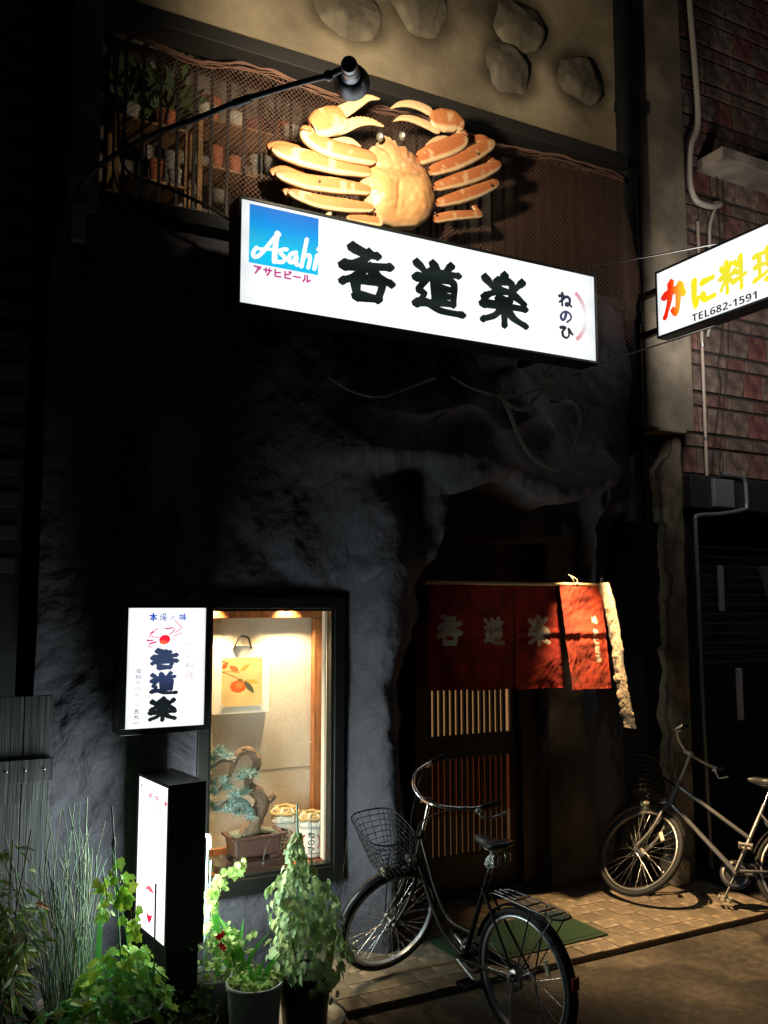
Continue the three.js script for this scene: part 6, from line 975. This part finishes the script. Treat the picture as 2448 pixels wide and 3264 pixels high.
{ // lower left ivy mound, climbing green canes
  const t = thing('climbing_ivy', 'bright lime ivy mound with shoots climbing thin green canes, left of the light box', 'ivy', [1.03, -0.045, 1.02]);
  potParts(t, 0.22, 0.36, mat([0.04, 0.028, 0.025], 0.7), 0.8);
  const cane = mat([0.16, 0.42, 0.36], 0.45);
  part(t, 'cane', bar([0.02, 0.3, 0.02], [-0.07, 1.36, 0.0], 0.0045), cane); part(t, 'cane', bar([0.10, 0.3, 0.03], [-0.06, 1.12, 0.0], 0.0045), cane); part(t, 'cane', bar([0.155, 0.2, 0.08], [0.15, 0.965, 0.08], 0.0045), mat([0.2, 0.33, 0.2], 0.5));
  part(t, 'tie', at(new THREE.SphereGeometry(1, 12, 8).scale(0.011, 0.035, 0.011), -0.055, 1.17, 0.0), M.white);
  const ms = [[0.27, 0.50, 0.06], [0.36, 0.58, 0.09], [0.20, 0.42, 0.06], [0.46, 0.58, 0.07], [0.14, 0.38, 0.10]].map((c) => leafMat(c)); seed(191);
  const shoots = [[[-0.06, 1.09], [-0.05, 1.0], [0.01, 0.98], [-0.03, 0.9], [0.03, 0.86], [0.05, 0.78], [0.09, 0.70]], [[-0.11, 1.02], [-0.09, 0.95], [-0.08, 0.86], [-0.09, 0.82]]];
  shoots.forEach((s, n) => { for (let i = 0; i < (n ? 16 : 44); i++) { const k = rr(0, s.length - 1.001), a = Math.floor(k), f = k - a; addLeaf(t, ivyGeos[i % 3], ms[[0, 1, 3][i % 3]], V(s[a][0] + (s[a + 1][0] - s[a][0]) * f + rr(-0.04, 0.04), s[a][1] + (s[a + 1][1] - s[a][1]) * f + rr(-0.03, 0.03), rr(-0.02, 0.06)), V(0.7, 0.4, 0.8).addScaledVector(rv(), 0.7), rv().add(V(0, -0.9, 0)), rr(0.04, 0.07)); } part(t, 'stem', tube(s.map(([x, y]) => [x, y, 0.02]), 0.003, 30, 5), mat([0.15, 0.12, 0.07], 0.9)); });
  const make = () => { const a = rr(0, 6.283), r = Math.sqrt(rnd()), x = Math.cos(a) * 0.27 * r, z = Math.sin(a) * 0.22 * r, y = 0.36 + 0.29 * Math.sqrt(1 - r * r * 0.95) * rr(0.7, 1.05) - 0.10 * r * r + 0.06 * x; return [V(x, y, z), V(Math.cos(a) * r, 0.9, Math.sin(a) * r + 0.35).addScaledVector(rv(), 0.5), V(Math.cos(a), -0.8, Math.sin(a) + 0.4).addScaledVector(rv(), 0.7), rr(0.045, 0.085)]; };
  for (let i = 0; i < 210; i++) { const [p, o, tp, s] = make(); addLeaf(t, ivyGeos[i % 3], ms[i % 5], p, o, tp, s); }
  for (let k = 0; k < 2; k++) { const list = []; for (let i = 0; i < 130; i++) { const l = make(); l[0].y -= 0.06; if (k) { l[0].x *= 1.2; l[0].z += 0.1; l[0].y -= 0.2; } l[3] *= 0.7; list.push(l); } fill(t, ivyGeos[k], ms[4 - 2 * k], list); }
}
{ // rush-like grass
  const t = thing('tall_grass', 'tall thin grass stalks in a pot in front of the grey rock', 'grass', [0.82, -0.045, 0.72]);
  potParts(t, 0.17, 0.3, mat([0.05, 0.035, 0.03], 0.7));
  seed(211); const g1 = [], g2 = [], g3 = [];
  for (let i = 0; i < 90; i++) { const x = rr(-0.1, 0.12), z = rr(-0.1, 0.1), lean = rr(-0.24, 0.10) + x * 0.5, L = rr(0.5, 1.12) * (x > 0.07 ? 0.75 : 1); const b = rr(-0.05, 0.05); (i % 3 === 0 ? g1 : i % 3 === 1 ? g2 : g3).push(tube([[x, 0.25, z], [x + lean * 0.3 + b, 0.25 + L * 0.45, z + 0.02], [x + lean * 0.7 + b, 0.25 + L * 0.8, z + 0.03], [x + lean, 0.25 + L, z + 0.05]], rr(0.0016, 0.0032), 10, 4)); }
  [[0.08, 0.15, 0.07], [0.065, 0.13, 0.07], [0.14, 0.145, 0.075]].forEach((c, k) => part(t, 'stalks', merge([g1, g2, g3][k]), mat(c, 0.7)).userData.kind = 'stuff');
  part(t, 'cane', bar([0.06, 0.25, 0.05], [0.06, 1.36, 0.03], 0.004), mat([0.2, 0.26, 0.18], 0.6));
  { const g = new THREE.PlaneGeometry(0.035, 0.62, 2, 12), p = g.attributes.position; for (let i = 0; i < p.count; i++) { const s = p.getY(i) / 0.62 + 0.5; p.setX(i, p.getX(i) * (1 - Math.pow(s, 3)) + 0.02 * s); p.setZ(i, Math.abs(p.getX(i)) * 0.4); } g.computeVertexNormals(); part(t, 'broad_blade', at(g, 0.12, 0.62, 0.12), leafMat([0.06, 0.22, 0.05])); }
}
{ // nandina with narrow leaves, some turned red
  const t = thing('nandina_shrub', 'dark leafy shrub with narrow green and rusty leaves at the left edge', 'shrub', [0.46, -0.045, 0.82]);
  potParts(t, 0.2, 0.32, mat([0.03, 0.03, 0.04], 0.6));
  const ms = [[0.17, 0.25, 0.05], [0.23, 0.30, 0.07], [0.26, 0.29, 0.20], [0.38, 0.14, 0.06], [0.13, 0.22, 0.09], [0.33, 0.34, 0.08]].map((c) => leafMat(c, 0.3)); seed(231);
  const stems = [], nodes = []; for (let i = 0; i < 16; i++) { const a = rr(0, 6.283), x = Math.cos(a) * rr(0.02, 0.12), z = Math.sin(a) * rr(0.02, 0.12), L = rr(0.45, 1.05), dx = rr(-0.18, 0.26), dz = rr(-0.1, 0.2), pts = [[x, 0.28, z], [x + dx * 0.4, 0.28 + L * 0.5, z + dz * 0.4], [x + dx, 0.28 + L, z + dz]]; stems.push(tube(pts, 0.004, 12, 5)); const cv = new THREE.CatmullRomCurve3(pts.map((p) => V(...p))); for (let k = 0; k < 9; k++) nodes.push(cv.getPoint(rr(0.25, 1))); }
  part(t, 'stem', merge(stems), mat([0.12, 0.08, 0.05], 0.9));
  const leafAt = () => { const n = nodes[Math.floor(rnd() * nodes.length)], d = rv(); d.y *= 0.5; return [n.clone().addScaledVector(d, rr(0.01, 0.10)), V(rr(-0.4, 0.6), 0.6, 0.8).addScaledVector(rv(), 0.5), d.clone().add(V(0, -0.55, 0.1)), rr(0.06, 0.115)]; };
  for (let i = 0; i < 290; i++) { const [p, o, tp, s] = leafAt(); addLeaf(t, narrow, ms[rnd() < 0.22 ? 3 : [0, 1, 2, 4, 5][i % 5]], p, o, tp, s); }
  const l1 = [], l2 = []; for (let i = 0; i < 260; i++) { l1.push(leafAt()); l2.push(leafAt()); } fill(t, narrow, ms[0], l1); fill(t, narrow, ms[2], l2);
}
{ // ground ivy and a low pot at the lower left edge
  const t = thing('trailing_ivy', 'dark trailing ivy spilling over a low pot at the bottom left', 'ivy', [0.74, -0.045, 1.20]);
  potParts(t, 0.19, 0.30, mat([0.06, 0.03, 0.028], 0.7));
  const ms = [[0.09, 0.32, 0.10], [0.16, 0.36, 0.11], [0.34, 0.38, 0.09]].map((c) => leafMat(c)); seed(251);
  for (let i = 0; i < 140; i++) { const a = rr(0, 6.283), r = Math.sqrt(rnd()), x = Math.cos(a) * 0.24 * r, z = Math.sin(a) * 0.22 * r; addLeaf(t, i % 4 ? ivyGeos[i % 3] : oval, ms[i % 3], V(x, 0.30 + 0.16 * (1 - r * r) + rr(-0.1, 0.04) * r + rr(0, 0.06), z), V(Math.cos(a) * r, 1, Math.sin(a) * r + 0.4).addScaledVector(rv(), 0.5), V(Math.cos(a), -0.7, Math.sin(a)).addScaledVector(rv(), 0.6), rr(0.04, 0.075)); }
  const list = []; for (let i = 0; i < 160; i++) list.push([V(rr(-0.3, 0.6), rr(0.02, 0.12), rr(-0.15, 0.3)), rv().add(V(0, 1, 0.5)), rv().add(V(0, -0.3, 0)), rr(0.025, 0.05)]);
  const gc = fill(t, ivyGeos[1], leafMat([0.09, 0.12, 0.07]), list); gc.name = 'ground_leaves';
}
{ // round grey pot of herbs under the box
  const t = thing('herb_pot', 'dim low herb plant in a dark tub in front of the light box foot', 'potted plant', [1.36, -0.045, 1.06]);
  potParts(t, 0.17, 0.24, mat([0.03, 0.022, 0.022], 0.7));
  const ms = [[0.12, 0.18, 0.05], [0.17, 0.23, 0.07]].map((c) => leafMat(c)); seed(271);
  for (let i = 0; i < 120; i++) { const a = rr(0, 6.283), r = 0.17 * Math.sqrt(rnd()); addLeaf(t, i % 2 ? oval : ivyGeos[i % 3], ms[i % 2], V(Math.cos(a) * r, rr(0.22, 0.36), Math.sin(a) * r), rv().add(V(0, 0.8, 0.5)), rv(), rr(0.022, 0.038)); }
}

renderer.render(scene, camera);
